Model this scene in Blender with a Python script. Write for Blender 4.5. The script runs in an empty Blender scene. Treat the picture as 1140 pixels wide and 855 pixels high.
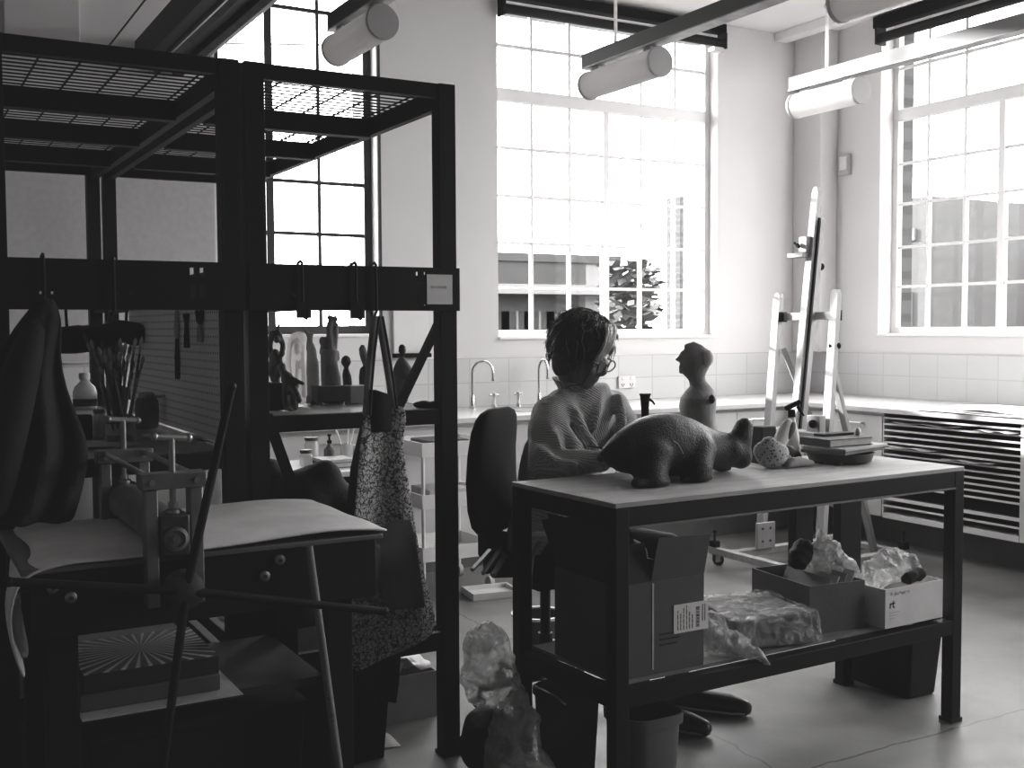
import bpy, math, random
from mathutils import Matrix, Vector
random.seed(7)
C = bpy.context.scene.collection
PI = math.pi
V = Vector

# ------------------------------------------------------------------ mesh helpers
class MB:
    def __init__(s): s.v=[]; s.f=[]; s.x=None
    def add(s, vs, fs):
        n=len(s.v)
        for p in vs:
            p=V(p)
            s.v.append(s.x@p if s.x is not None else p)
        for f in fs: s.f.append([i+n for i in f])
        return s
    def box(s,x0,x1,y0,y1,z0,z1):
        vs=[(x0,y0,z0),(x1,y0,z0),(x1,y1,z0),(x0,y1,z0),(x0,y0,z1),(x1,y0,z1),(x1,y1,z1),(x0,y1,z1)]
        return s.add(vs,[(0,3,2,1),(4,5,6,7),(0,1,5,4),(1,2,6,5),(2,3,7,6),(3,0,4,7)])
    def hexa(s,p): return s.add(p,[(0,3,2,1),(4,5,6,7),(0,1,5,4),(1,2,6,5),(2,3,7,6),(3,0,4,7)])
    def beam(s,p,q,w,h,up=(0,0,1)):
        p,q=V(p),V(q); d=(q-p).normalized(); u=V(up)
        if abs(d.dot(u))>.98: u=V((0,1,0))
        a=d.cross(u).normalized(); b=a.cross(d).normalized()
        a=a*w/2; b=b*h/2
        vs=[p-a-b,p+a-b,p+a+b,p-a+b,q-a-b,q+a-b,q+a+b,q-a+b]
        return s.add(vs,[(0,3,2,1),(4,5,6,7),(0,1,5,4),(1,2,6,5),(2,3,7,6),(3,0,4,7)][0:0]+[(0,1,2,3),(7,6,5,4),(0,4,5,1),(1,5,6,2),(2,6,7,3),(3,7,4,0)])
    def tube(s,path,r,n=8,cap=True):
        path=[V(p) for p in path]; m=len(path)
        rs=r if isinstance(r,(list,tuple)) else [r]*m
        prev=None; rings=[]
        for i,p in enumerate(path):
            d=(path[min(i+1,m-1)]-path[max(i-1,0)])
            if d.length<1e-9: d=V((0,0,1))
            d.normalize()
            if prev is None:
                u=V((0,0,1)) if abs(d.z)<.9 else V((1,0,0))
                a=d.cross(u).normalized()
            else:
                a=(prev-d*prev.dot(d))
                a=a.normalized() if a.length>1e-6 else d.orthogonal().normalized()
            prev=a; b=d.cross(a)
            rings.append([p+(a*math.cos(2*PI*k/n)+b*math.sin(2*PI*k/n))*rs[i] for k in range(n)])
        return s.loft(rings,cap)
    def loft(s,rings,cap=True):
        n=len(rings[0]); vs=[p for r in rings for p in r]; fs=[]
        for i in range(len(rings)-1):
            for k in range(n):
                k2=(k+1)%n; fs.append((i*n+k,i*n+k2,(i+1)*n+k2,(i+1)*n+k))
        if cap:
            fs.append(tuple(reversed(range(n)))); fs.append(tuple(range((len(rings)-1)*n,len(rings)*n)))
        return s.add(vs,fs)
    def lathe(s,base,prof,n=24,axis=(0,0,1),cap=True):
        ax=V(axis).normalized(); a=ax.orthogonal().normalized(); b=ax.cross(a); base=V(base)
        return s.loft([[base+ax*z+(a*math.cos(2*PI*k/n)+b*math.sin(2*PI*k/n))*max(r,1e-4) for k in range(n)] for r,z in prof],cap)
    def ell(s,secs,u=(1,0),n=20,cap=True):
        # secs: (cx,cy,z,a,b) ellipse with half-axis a along u, b across
        ux,uy=u; rings=[]
        for cx,cy,z,a,b in secs:
            rings.append([(cx+ux*a*math.cos(2*PI*k/n)-uy*b*math.sin(2*PI*k/n), cy+uy*a*math.cos(2*PI*k/n)+ux*b*math.sin(2*PI*k/n), z) for k in range(n)])
        return s.loft(rings,cap)
    def sph(s,c,r,n=14,m=9,rot=None):
        c=V(c); r=(r,r,r) if not isinstance(r,(tuple,list)) else r
        vs=[];fs=[]
        def P(p):
            p=V((p[0]*r[0],p[1]*r[1],p[2]*r[2]))
            return c+(rot@p if rot is not None else p)
        vs.append(P((0,0,-1)))
        for i in range(1,m):
            t=-PI/2+PI*i/m
            for k in range(n): vs.append(P((math.cos(t)*math.cos(2*PI*k/n),math.cos(t)*math.sin(2*PI*k/n),math.sin(t))))
        vs.append(P((0,0,1)))
        for k in range(n): fs.append((0,1+(k+1)%n,1+k))
        for i in range(m-2):
            for k in range(n): fs.append((1+i*n+k,1+i*n+(k+1)%n,1+(i+1)*n+(k+1)%n,1+(i+1)*n+k))
        L=len(vs)-1
        for k in range(n): fs.append((L,1+(m-2)*n+k,1+(m-2)*n+(k+1)%n))
        return s.add(vs,fs)
    def limb(s,pts,n=12):
        # tapered chain with round joints: pts [(p,r),...]
        s.tube([p for p,r in pts],[r for p,r in pts],n)
        for p,r in pts: s.sph(p,r*1.0,n,8)
        return s
    def grid(s,rows):
        n=len(rows[0]); vs=[p for r in rows for p in r]; fs=[]
        for i in range(len(rows)-1):
            for k in range(n-1): fs.append((i*n+k,i*n+k+1,(i+1)*n+k+1,(i+1)*n+k))
        return s.add(vs,fs)
    def prism(s,poly,vec):
        n=len(poly); v=V(vec); vs=[V(p) for p in poly]+[V(p)+v for p in poly]
        fs=[tuple(reversed(range(n))),tuple(range(n,2*n))]+[(k,(k+1)%n,n+(k+1)%n,n+k) for k in range(n)]
        return s.add(vs,fs)

def prop(o,label=None,cat=None,group=None,kind=None):
    if label: o['label']=label
    if cat: o['category']=cat
    if group: o['group']=group
    if kind: o['kind']=kind
    return o
def thing(name,label,cat,loc,group=None,rz=0.0):
    o=bpy.data.objects.new(name,None); C.objects.link(o); o.location=loc; o.rotation_euler=(0,0,rz)
    o.empty_display_size=.05
    return prop(o,label,cat,group)
def obj(name,mb,mat,parent=None,label=None,cat=None,group=None,kind=None,bevel=0,remesh=0,smooth=0,solid=0,sub=0,angle=38,root=None):
    me=bpy.data.meshes.new(name)
    if parent is not None:
        o0=V((0,0,0)); q=parent
        while q is not None: o0=o0+V(q.location); q=q.parent
    else:
        xs=[p.x for p in mb.v]; ys=[p.y for p in mb.v]; zs=[p.z for p in mb.v]
        o0=V(((min(xs)+max(xs))/2,(min(ys)+max(ys))/2,min(zs)))
    me.from_pydata([p-o0 for p in mb.v],[],mb.f); me.update()
    o=bpy.data.objects.new(name,me); C.objects.link(o)
    if parent is not None: o.parent=parent
    else: o.location=o0
    for p in me.polygons: p.use_smooth=True
    me.set_sharp_from_angle(angle=math.radians(angle))
    me.materials.append(mat)
    if remesh:
        m=o.modifiers.new('r','REMESH'); m.mode='VOXEL'; m.voxel_size=remesh; m.use_smooth_shade=True
    if smooth:
        m=o.modifiers.new('s','SMOOTH'); m.factor=.5; m.iterations=smooth
    if solid:
        m=o.modifiers.new('t','SOLIDIFY'); m.thickness=solid; m.offset=0
    if sub:
        m=o.modifiers.new('u','SUBSURF'); m.levels=sub; m.render_levels=sub
    if bevel:
        m=o.modifiers.new('b','BEVEL'); m.width=bevel; m.segments=2; m.limit_method='ANGLE'; m.angle_limit=math.radians(40)
    return prop(o,label,cat,group,kind)
def dup(o,loc,label=None,rz=None):
    r=o.copy(); C.objects.link(r); r.location=loc
    if rz is not None: r.rotation_euler=(0,0,rz)
    if label: r['label']=label
    for ch in list(o.children):
        c=ch.copy(); C.objects.link(c); c.parent=r
        for g in list(ch.children):
            d=g.copy(); C.objects.link(d); d.parent=c
    return r
def struct(name,mb,mat,parent=None,**k):
    return obj(name,mb,mat,parent,kind=None if parent is not None else 'structure',**k)

# ------------------------------------------------------------------ materials (all grey: the photograph is black and white)
def nodes(name):
    m=bpy.data.materials.new(name); m.use_nodes=True; nt=m.node_tree
    return m,nt,nt.nodes['Principled BSDF']
def mat(name,g,rough=.6,metal=0.0,var=.12,scale=6.0,bump=0.0,bscale=60.0,tint=.985,coord='Object',detail=4,lo=None,spec=.5,stretch=None):
    m,nt,b=nodes(name); N=nt.nodes; L=nt.links
    tc=N.new('ShaderNodeTexCoord'); nz=N.new('ShaderNodeTexNoise'); nz.inputs['Scale'].default_value=scale; nz.inputs['Detail'].default_value=detail
    src=tc.outputs[coord]
    if stretch:
        mp=N.new('ShaderNodeMapping'); mp.inputs['Scale'].default_value=stretch; L.new(src,mp.inputs['Vector']); src=mp.outputs['Vector']
    L.new(src,nz.inputs['Vector'])
    cr=N.new('ShaderNodeValToRGB'); cr.color_ramp.elements[0].position=.3; cr.color_ramp.elements[1].position=.7
    a=g*(1-var) if lo is None else lo; c=min(1,g*(1+var))
    cr.color_ramp.elements[0].color=(a,a*tint,a*tint,1); cr.color_ramp.elements[1].color=(c,c*tint,c*tint,1)
    L.new(nz.outputs['Fac'],cr.inputs['Fac']); L.new(cr.outputs['Color'],b.inputs['Base Color'])
    b.inputs['Roughness'].default_value=rough; b.inputs['Metallic'].default_value=metal
    b.inputs['Specular IOR Level'].default_value=spec
    if bump:
        n2=N.new('ShaderNodeTexNoise'); n2.inputs['Scale'].default_value=bscale; n2.inputs['Detail'].default_value=3; L.new(src,n2.inputs['Vector'])
        bp=N.new('ShaderNodeBump'); bp.inputs['Strength'].default_value=bump; bp.inputs['Distance'].default_value=.01
        L.new(n2.outputs['Fac'],bp.inputs['Height']); L.new(bp.outputs['Normal'],b.inputs['Normal'])
    return m
def clear(name,alpha,g=.9,rough=.1):
    # thin clear sheet: part transparent, part glossy/diffuse
    m,nt,b=nodes(name); N=nt.nodes; L=nt.links
    t=N.new('ShaderNodeBsdfTransparent'); mx=N.new('ShaderNodeMixShader'); mx.inputs['Fac'].default_value=alpha
    b.inputs['Base Color'].default_value=(g,g,g,1); b.inputs['Roughness'].default_value=rough
    L.new(t.outputs['BSDF'],mx.inputs[1]); L.new(b.outputs['BSDF'],mx.inputs[2]); L.new(mx.outputs['Shader'],N['Material Output'].inputs['Surface'])
    return m
def plastic_film(name,alpha,g):
    m,nt,b=nodes(name); N=nt.nodes; L=nt.links
    t=N.new('ShaderNodeBsdfTransparent'); mx=N.new('ShaderNodeMixShader')
    tc=N.new('ShaderNodeTexCoord'); nz=N.new('ShaderNodeTexNoise'); nz.inputs['Scale'].default_value=14; nz.inputs['Detail'].default_value=5; nz.inputs['Distortion'].default_value=1.6
    L.new(tc.outputs['Object'],nz.inputs['Vector'])
    mr=N.new('ShaderNodeMapRange'); mr.inputs[1].default_value=.35; mr.inputs[2].default_value=.65; mr.inputs[3].default_value=max(0,alpha-.25); mr.inputs[4].default_value=min(1,alpha+.25)
    L.new(nz.outputs['Fac'],mr.inputs[0]); L.new(mr.outputs[0],mx.inputs['Fac'])
    bp=N.new('ShaderNodeBump'); bp.inputs['Strength'].default_value=.9; bp.inputs['Distance'].default_value=.03
    L.new(nz.outputs['Fac'],bp.inputs['Height']); L.new(bp.outputs['Normal'],b.inputs['Normal'])
    b.inputs['Base Color'].default_value=(g,g,g,1); b.inputs['Roughness'].default_value=.22
    L.new(t.outputs['BSDF'],mx.inputs[1]); L.new(b.outputs['BSDF'],mx.inputs[2]); L.new(mx.outputs['Shader'],N['Material Output'].inputs['Surface'])
    return m
def tiles(name,g,grout,sx,sz,off=(0,0,0),plane='xz',brick_off=0.0,rough=.25,msize=.004,var=.05):
    m,nt,b=nodes(name); N=nt.nodes; L=nt.links
    ge=N.new('ShaderNodeNewGeometry'); sp=N.new('ShaderNodeSeparateXYZ'); L.new(ge.outputs['Position'],sp.inputs[0])
    cb=N.new('ShaderNodeCombineXYZ')
    L.new(sp.outputs[0 if plane[0]=='x' else 1],cb.inputs[0]); L.new(sp.outputs[2 if plane[1]=='z' else 1],cb.inputs[1])
    mp=N.new('ShaderNodeMapping'); mp.inputs['Location'].default_value=off; L.new(cb.outputs[0],mp.inputs['Vector'])
    br=N.new('ShaderNodeTexBrick'); br.offset=brick_off; br.squash=1; L.new(mp.outputs[0],br.inputs['Vector'])
    br.inputs['Scale'].default_value=1; br.inputs['Brick Width'].default_value=sx; br.inputs['Row Height'].default_value=sz; br.inputs['Mortar Size'].default_value=msize
    br.inputs['Color1'].default_value=(g*(1-var),)*3+(1,); br.inputs['Color2'].default_value=(g*(1+var),)*3+(1,); br.inputs['Mortar'].default_value=(grout,)*3+(1,)
    L.new(br.outputs['Color'],b.inputs['Base Color']); b.inputs['Roughness'].default_value=rough
    bp=N.new('ShaderNodeBump'); bp.inputs['Strength'].default_value=.3; bp.inputs['Distance'].default_value=.004; bp.invert=True
    L.new(br.outputs['Fac'],bp.inputs['Height']); L.new(bp.outputs['Normal'],b.inputs['Normal'])
    return m
def spots(name,g,dark,scale,thr,rough=.8,bump=.4,feature='F1'):
    m,nt,b=nodes(name); N=nt.nodes; L=nt.links; b.inputs['Specular IOR Level'].default_value=.2
    tc=N.new('ShaderNodeTexCoord'); vo=N.new('ShaderNodeTexVoronoi'); vo.inputs['Scale'].default_value=scale; vo.feature=feature
    L.new(tc.outputs['Object'],vo.inputs['Vector'])
    cr=N.new('ShaderNodeValToRGB'); cr.color_ramp.elements[0].position=max(0,thr-.04); cr.color_ramp.elements[1].position=thr+.04
    cr.color_ramp.elements[0].color=(dark,dark,dark,1); cr.color_ramp.elements[1].color=(g,g,g,1)
    L.new(vo.outputs['Distance'],cr.inputs['Fac']); L.new(cr.outputs['Color'],b.inputs['Base Color']); b.inputs['Roughness'].default_value=rough
    if bump:
        bp=N.new('ShaderNodeBump'); bp.inputs['Strength'].default_value=bump; bp.inputs['Distance'].default_value=.005
        L.new(cr.outputs['Color'],bp.inputs['Height'])
        n2=N.new('ShaderNodeTexNoise'); n2.inputs['Scale'].default_value=scale*1.6; n2.inputs['Detail'].default_value=3; L.new(tc.outputs['Object'],n2.inputs['Vector'])
        b2=N.new('ShaderNodeBump'); b2.inputs['Strength'].default_value=.9; b2.inputs['Distance'].default_value=.004; L.new(n2.outputs['Fac'],b2.inputs['Height']); L.new(bp.outputs['Normal'],b2.inputs['Normal']); L.new(b2.outputs['Normal'],b.inputs['Normal'])
    return m
def floral(name,g,dark,scale):
    m,nt,b=nodes(name); N=nt.nodes; L=nt.links
    tc=N.new('ShaderNodeTexCoord')
    nz=N.new('ShaderNodeTexNoise'); nz.inputs['Scale'].default_value=scale*.6; nz.inputs['Detail'].default_value=2; L.new(tc.outputs['Object'],nz.inputs['Vector'])
    ad=N.new('ShaderNodeVectorMath'); ad.operation='MULTIPLY_ADD'; ad.inputs[1].default_value=(.05,.05,.05)
    L.new(nz.outputs['Color'],ad.inputs[0]); L.new(tc.outputs['Object'],ad.inputs[2])
    vo=N.new('ShaderNodeTexVoronoi'); vo.feature='DISTANCE_TO_EDGE'; vo.inputs['Scale'].default_value=scale; L.new(ad.outputs[0],vo.inputs['Vector'])
    v2=N.new('ShaderNodeTexVoronoi'); v2.feature='F1'; v2.inputs['Scale'].default_value=scale*2.3; L.new(ad.outputs[0],v2.inputs['Vector'])
    c1=N.new('ShaderNodeValToRGB'); c1.color_ramp.elements[0].position=.05; c1.color_ramp.elements[1].position=.13
    c2=N.new('ShaderNodeValToRGB'); c2.color_ramp.elements[0].position=.18; c2.color_ramp.elements[1].position=.34
    L.new(vo.outputs['Distance'],c1.inputs['Fac']); L.new(v2.outputs['Distance'],c2.inputs['Fac'])
    mu=N.new('ShaderNodeMath'); mu.operation='MULTIPLY'; L.new(c1.outputs['Color'],mu.inputs[0]); L.new(c2.outputs['Color'],mu.inputs[1])
    mr=N.new('ShaderNodeMapRange'); mr.inputs[3].default_value=dark; mr.inputs[4].default_value=g; L.new(mu.outputs[0],mr.inputs[0])
    L.new(mr.outputs[0],b.inputs['Base Color']); b.inputs['Roughness'].default_value=.85
    return m
def bands(name,g1,g2,scale,axis='X',rough=.85,bump=.5,dist=1.0,wtype='BANDS'):
    m,nt,b=nodes(name); N=nt.nodes; L=nt.links
    tc=N.new('ShaderNodeTexCoord'); w=N.new('ShaderNodeTexWave'); w.wave_type=wtype
    if wtype=='BANDS': w.bands_direction=axis
    w.inputs['Scale'].default_value=scale; w.inputs['Distortion'].default_value=dist; w.inputs['Detail'].default_value=2; w.inputs['Detail Scale'].default_value=2
    L.new(tc.outputs['Object'],w.inputs['Vector'])
    mr=N.new('ShaderNodeMapRange'); mr.inputs[3].default_value=g1; mr.inputs[4].default_value=g2; L.new(w.outputs['Fac'],mr.inputs[0])
    L.new(mr.outputs[0],b.inputs['Base Color']); b.inputs['Roughness'].default_value=rough
    if bump:
        bp=N.new('ShaderNodeBump'); bp.inputs['Strength'].default_value=bump; bp.inputs['Distance'].default_value=.003
        L.new(w.outputs['Fac'],bp.inputs['Height']); L.new(bp.outputs['Normal'],b.inputs['Normal'])
    return m
def sunburst(name):
    m,nt,b=nodes(name); N=nt.nodes; L=nt.links
    tc=N.new('ShaderNodeTexCoord'); sp=N.new('ShaderNodeSeparateXYZ'); L.new(tc.outputs['Object'],sp.inputs[0])
    at=N.new('ShaderNodeMath'); at.operation='ARCTAN2'; L.new(sp.outputs[1],at.inputs[0]); L.new(sp.outputs[0],at.inputs[1])
    ml=N.new('ShaderNodeMath'); ml.operation='MULTIPLY'; ml.inputs[1].default_value=34; L.new(at.outputs[0],ml.inputs[0])
    si=N.new('ShaderNodeMath'); si.operation='SINE'; L.new(ml.outputs[0],si.inputs[0])
    cr=N.new('ShaderNodeValToRGB'); cr.color_ramp.elements[0].position=.2; cr.color_ramp.elements[1].position=.9
    cr.color_ramp.elements[0].color=(.04,.04,.04,1); cr.color_ramp.elements[1].color=(.75,.75,.75,1)
    L.new(si.outputs[0],cr.inputs['Fac']); L.new(cr.outputs['Color'],b.inputs['Base Color']); b.inputs['Roughness'].default_value=.7
    return m

M={}
M['wall']=mat('wall_paint',.70,.75,var=.02,scale=2)
M['walldark']=mat('shaded_wall_paint',.12,.8,var=.05,scale=2)  # shade put into the paint, keeps the foreground dark
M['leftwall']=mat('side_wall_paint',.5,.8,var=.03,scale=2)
M['ceil']=mat('ceiling_paint',.82,.8,var=.02,scale=2)
M['black']=mat('black_steel',.0075,.55,var=.2,scale=9,spec=.14)
M['blackm']=mat('matt_black',.007,.85,var=.2,scale=9,spec=.12)
M['rubber']=mat('black_rubber',.012,.7,spec=.3)
M['grille']=mat('dark_gear',.03,.45,var=.4,scale=20)
M['steel']=mat('worn_steel',.34,.42,.85,var=.25,scale=14)
M['chrome']=mat('chrome',.75,.14,1.0,var=.05)
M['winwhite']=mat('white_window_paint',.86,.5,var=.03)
M['windark']=mat('dark_window_frame',.02,.6,var=.1)  # left window frame, darker than the other window frames
M['white']=mat('white_laminate',.74,.4,var=.03)
M['cab']=mat('cabinet_white',.62,.45,var=.03)
M['kick']=mat('kickboard_grey',.10,.6,var=.15)
M['top']=mat('worktop_grey',.62,.3,var=.06,scale=12)
M['wood']=mat('pale_beech',.30,.55,var=.12,scale=5,stretch=(6,6,.6))
M['woodtop']=mat('plywood_top',.40,.62,var=.18,scale=4,stretch=(1,5,1),bump=.06)
M['card']=mat('brown_cardboard',.075,.8,var=.14,scale=5,bump=.08)
M['cardl']=mat('pale_cardboard',.30,.75,var=.12,scale=7,bump=.08)
M['cardd']=mat('dark_cardboard',.013,.85,var=.2,scale=5)
M['paper']=mat('white_paper',.82,.7,var=.03)
M['paperg']=mat('grey_paper',.45,.7,var=.1)
M['ink']=mat('black_ink',.02,.7,var=.05)
M['felt']=mat('grey_felt',.80,.95,var=.10,scale=9,bump=.25,bscale=400,spec=.1)
M['cloth']=mat('dark_cloth',.014,.75,var=.35,scale=7,bump=.2,spec=.15)
M['cloth2']=mat('charcoal_cloth',.05,.9,var=.3,scale=10,bump=.2,spec=.15)
M['apron']=floral('floral_apron',.60,.03,62)
M['apronin']=mat('apron_lining',.012,.95,spec=.1)
M['apronband']=mat('apron_pocket_cloth',.085,.9,var=.5,scale=9)
M['strap']=mat('apron_strap',.16,.85,var=.5,scale=12)
M['skin']=mat('skin',.15,.5,var=.06,scale=9)
M['hair']=mat('grey_hair',.045,.45,var=.6,scale=16,stretch=(3,3,1))
M['hairl']=mat('pale_hair',.34,.45,var=.3,scale=16)
M['knit']=bands('knit_wool',.29,.45,44,'DIAGONAL',.95,1.0,2.5)
M['trous']=mat('dark_trousers',.02,.9)
M['leather']=mat('black_leather',.02,.35)
M['clayd']=spots('dark_stoneware',.0115,.004,120,.42,.42,.5)
M['clay']=mat('pale_fired_clay',.32,.8,var=.35,scale=9,bump=.25,bscale=50)
M['clayl']=mat('white_plaster',.80,.7,var=.15,scale=8,bump=.15)
M['clayk']=mat('black_clay',.025,.6,var=.4,scale=14,bump=.2)
M['claym']=mat('mid_grey_clay',.13,.75,var=.35,scale=12,bump=.3)
M['speckle']=spots('speckled_clay',.42,.04,85,.33,.85,.5)
M['glassy']=clear('thin_clear_plastic',.32,.8,.08)
M['film']=plastic_film('clear_plastic_film',.45,.85)
M['filmd']=plastic_film('cloudy_plastic_film',.6,.55)
def translucent(name,g,k=.5,rough=.45):
    m,nt,b=nodes(name); N=nt.nodes; L=nt.links
    t=N.new('ShaderNodeBsdfTranslucent'); t.inputs['Color'].default_value=(g,g*.985,g*.98,1); b.inputs['Base Color'].default_value=(g,g*.985,g*.98,1); b.inputs['Roughness'].default_value=rough
    mx=N.new('ShaderNodeMixShader'); mx.inputs['Fac'].default_value=k
    L.new(b.outputs['BSDF'],mx.inputs[1]); L.new(t.outputs['BSDF'],mx.inputs[2]); L.new(mx.outputs['Shader'],N['Material Output'].inputs['Surface'])
    return m
M['pane']=clear('window_glass',.06,.0,.02)
M['concrete']=mat('concrete',.30,.5)
M['peg']=None
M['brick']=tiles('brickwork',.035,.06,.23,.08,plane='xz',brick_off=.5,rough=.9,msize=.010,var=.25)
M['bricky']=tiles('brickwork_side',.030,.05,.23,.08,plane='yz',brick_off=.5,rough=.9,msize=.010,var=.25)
M['leaf']=mat('foliage',.03,.8,var=.4,scale=6)
M['lens']=clear('spectacle_lens',.12,.9,.03)
M['book']=mat('dark_book_cover',.03,.5)
M['pages']=mat('book_pages',.5,.8,var=.1,scale=40)
M['tubew']=translucent('frosted_tube',.9,.6)
M['veil']=translucent('thin_veil',.95,.5,.7)
M['brickb']=tiles('sunlit_brickwork',.30,.36,.23,.08,plane='xz',brick_off=.5,rough=.9,msize=.010,var=.15)  # paler copy of the brickwork, sun glare put into its colour
M['label']=mat('label_paper',.80,.7,var=.04)

def pegboard():
    m,nt,b=nodes('pegboard'); N=nt.nodes; L=nt.links
    ge=N.new('ShaderNodeNewGeometry'); sp=N.new('ShaderNodeSeparateXYZ'); L.new(ge.outputs['Position'],sp.inputs[0])
    ds=[]
    for ax in (1,2):
        f=N.new('ShaderNodeMath'); f.operation='PINGPONG'; f.inputs[1].default_value=.0127; L.new(sp.outputs[ax],f.inputs[0])
        p=N.new('ShaderNodeMath'); p.operation='POWER'; p.inputs[1].default_value=2; L.new(f.outputs[0],p.inputs[0]); ds.append(p)
    a=N.new('ShaderNodeMath'); a.operation='ADD'; L.new(ds[0].outputs[0],a.inputs[0]); L.new(ds[1].outputs[0],a.inputs[1])
    lt=N.new('ShaderNodeMath'); lt.operation='GREATER_THAN'; lt.inputs[1].default_value=.0042**2; L.new(a.outputs[0],lt.inputs[0])
    mr=N.new('ShaderNodeMapRange'); mr.inputs[3].default_value=.01; mr.inputs[4].default_value=.85; L.new(lt.outputs[0],mr.inputs[0])
    L.new(mr.outputs[0],b.inputs['Base Color']); b.inputs['Roughness'].default_value=.8
    return m
M['peg']=pegboard()
def concrete():
    m,nt,b=nodes('floor_concrete'); N=nt.nodes; L=nt.links
    ge=N.new('ShaderNodeNewGeometry')
    n1=N.new('ShaderNodeTexNoise'); n1.inputs['Scale'].default_value=1.3; n1.inputs['Detail'].default_value=7; n1.inputs['Roughness'].default_value=.62
    n2=N.new('ShaderNodeTexNoise'); n2.inputs['Scale'].default_value=6; n2.inputs['Detail'].default_value=5
    L.new(ge.outputs['Position'],n1.inputs['Vector']); L.new(ge.outputs['Position'],n2.inputs['Vector'])
    mx=N.new('ShaderNodeMath'); mx.operation='MULTIPLY_ADD'; mx.inputs[1].default_value=.45; L.new(n2.outputs['Fac'],mx.inputs[0]); L.new(n1.outputs['Fac'],mx.inputs[2])
    cr=N.new('ShaderNodeValToRGB'); cr.color_ramp.elements[0].position=.48; cr.color_ramp.elements[1].position=.95
    cr.color_ramp.elements[0].color=(.085,.083,.082,1); cr.color_ramp.elements[1].color=(.22,.216,.214,1)
    L.new(mx.outputs[0],cr.inputs['Fac'])
    sp=N.new('ShaderNodeSeparateXYZ'); L.new(ge.outputs['Position'],sp.inputs[0])
    n3=N.new('ShaderNodeTexNoise'); n3.inputs['Scale'].default_value=7; n3.inputs['Detail'].default_value=4; L.new(ge.outputs['Position'],n3.inputs['Vector'])
    def crack(axis,pos,amp,w):
        a=N.new('ShaderNodeMath'); a.operation='MULTIPLY_ADD'; a.inputs[1].default_value=amp; L.new(n3.outputs['Fac'],a.inputs[0]); L.new(sp.outputs[axis],a.inputs[2])
        s=N.new('ShaderNodeMath'); s.operation='SUBTRACT'; s.inputs[1].default_value=pos+amp*.5; L.new(a.outputs[0],s.inputs[0])
        ab=N.new('ShaderNodeMath'); ab.operation='ABSOLUTE'; L.new(s.outputs[0],ab.inputs[0])
        g=N.new('ShaderNodeMapRange'); g.inputs[1].default_value=w*.4; g.inputs[2].default_value=w; g.inputs[3].default_value=.25; g.inputs[4].default_value=1; L.new(ab.outputs[0],g.inputs[0])
        return g
    k1=crack(1,2.555,.05,.006); k2=crack(0,2.47,.12,.006); k3=crack(0,4.95,.0,.003)
    m1=N.new('ShaderNodeMath'); m1.operation='MULTIPLY'; L.new(k1.outputs[0],m1.inputs[0]); L.new(k2.outputs[0],m1.inputs[1])
    m2=N.new('ShaderNodeMath'); m2.operation='MULTIPLY'; L.new(m1.outputs[0],m2.inputs[0]); L.new(k3.outputs[0],m2.inputs[1])
    vm=N.new('ShaderNodeVectorMath'); vm.operation='SCALE'; L.new(cr.outputs['Color'],vm.inputs[0]); L.new(m2.outputs[0],vm.inputs['Scale'])
    L.new(vm.outputs[0],b.inputs['Base Color'])
    rr=N.new('ShaderNodeMapRange'); rr.inputs[3].default_value=.32; rr.inputs[4].default_value=.6; L.new(n2.outputs['Fac'],rr.inputs[0]); L.new(rr.outputs[0],b.inputs['Roughness'])
    b.inputs['Specular IOR Level'].default_value=.4
    return m
M['floor']=concrete()
SKY=15.0; SUN=20.0; EXPO=0.0
# ------------------------------------------------------------------ the setting
YW=6.45; XW=6.40; ZC=3.664; YF=6.57; XF=6.56
W1=(1.72,2.725,1.388,3.62); W2=(3.585,5.461,1.361,3.60); W3=(2.35,5.746,1.366,3.62); W_FILL=(-.5,1.3,1.366,3.62)
struct('floor',MB().box(-3.5,6.56,-3.6,6.56,-.1,0),M['floor'])
struct('ceiling',MB().box(-3.5,6.75,-3.6,6.85,ZC,ZC+.12),M['ceil'])
def holed(mb,axis,p0,p1,lo,hi,z0,z1,holes):
    cuts=sorted(holes); x=lo
    def B(a,b,c,d):
        if axis=='y': mb.box(a,b,p0,p1,c,d)
        else: mb.box(p0,p1,a,b,c,d)
    for a,b,c,d in cuts:
        B(x,a,z0,z1); B(a,b,z0,c); B(a,b,d,z1); x=b
    B(x,hi,z0,z1); return mb
struct('wall_back',holed(MB(),'y',YW,6.56,-3.5,6.40,0,ZC,[W1,W2]),M['wall'])
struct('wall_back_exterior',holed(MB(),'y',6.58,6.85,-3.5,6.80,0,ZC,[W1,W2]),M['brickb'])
struct('wall_right',holed(MB(),'x',XW,6.55,-3.6,YW+.10,0,ZC,[W3,W_FILL]),M['wall'])
struct('wall_right_exterior',holed(MB(),'x',6.58,6.75,-3.6,6.58,0,ZC,[W3,W_FILL]),M['bricky'])
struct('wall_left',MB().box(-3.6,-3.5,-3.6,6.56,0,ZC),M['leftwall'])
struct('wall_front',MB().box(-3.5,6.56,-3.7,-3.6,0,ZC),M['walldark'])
struct('trim_1',MB().box(6.22,6.40,6.16,6.45,1.225,ZC),M['wall'],bevel=.01)          # boxed-in pipe in the corner
struct('trim_2',MB().box(6.02,6.14,-3.0,6.45,3.60,ZC),M['ceil'],bevel=.006)          # ceiling batten
struct('trim_3',MB().box(.60,.98,6.33,6.45,2.9,ZC),M['wall'],bevel=.01)

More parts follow.
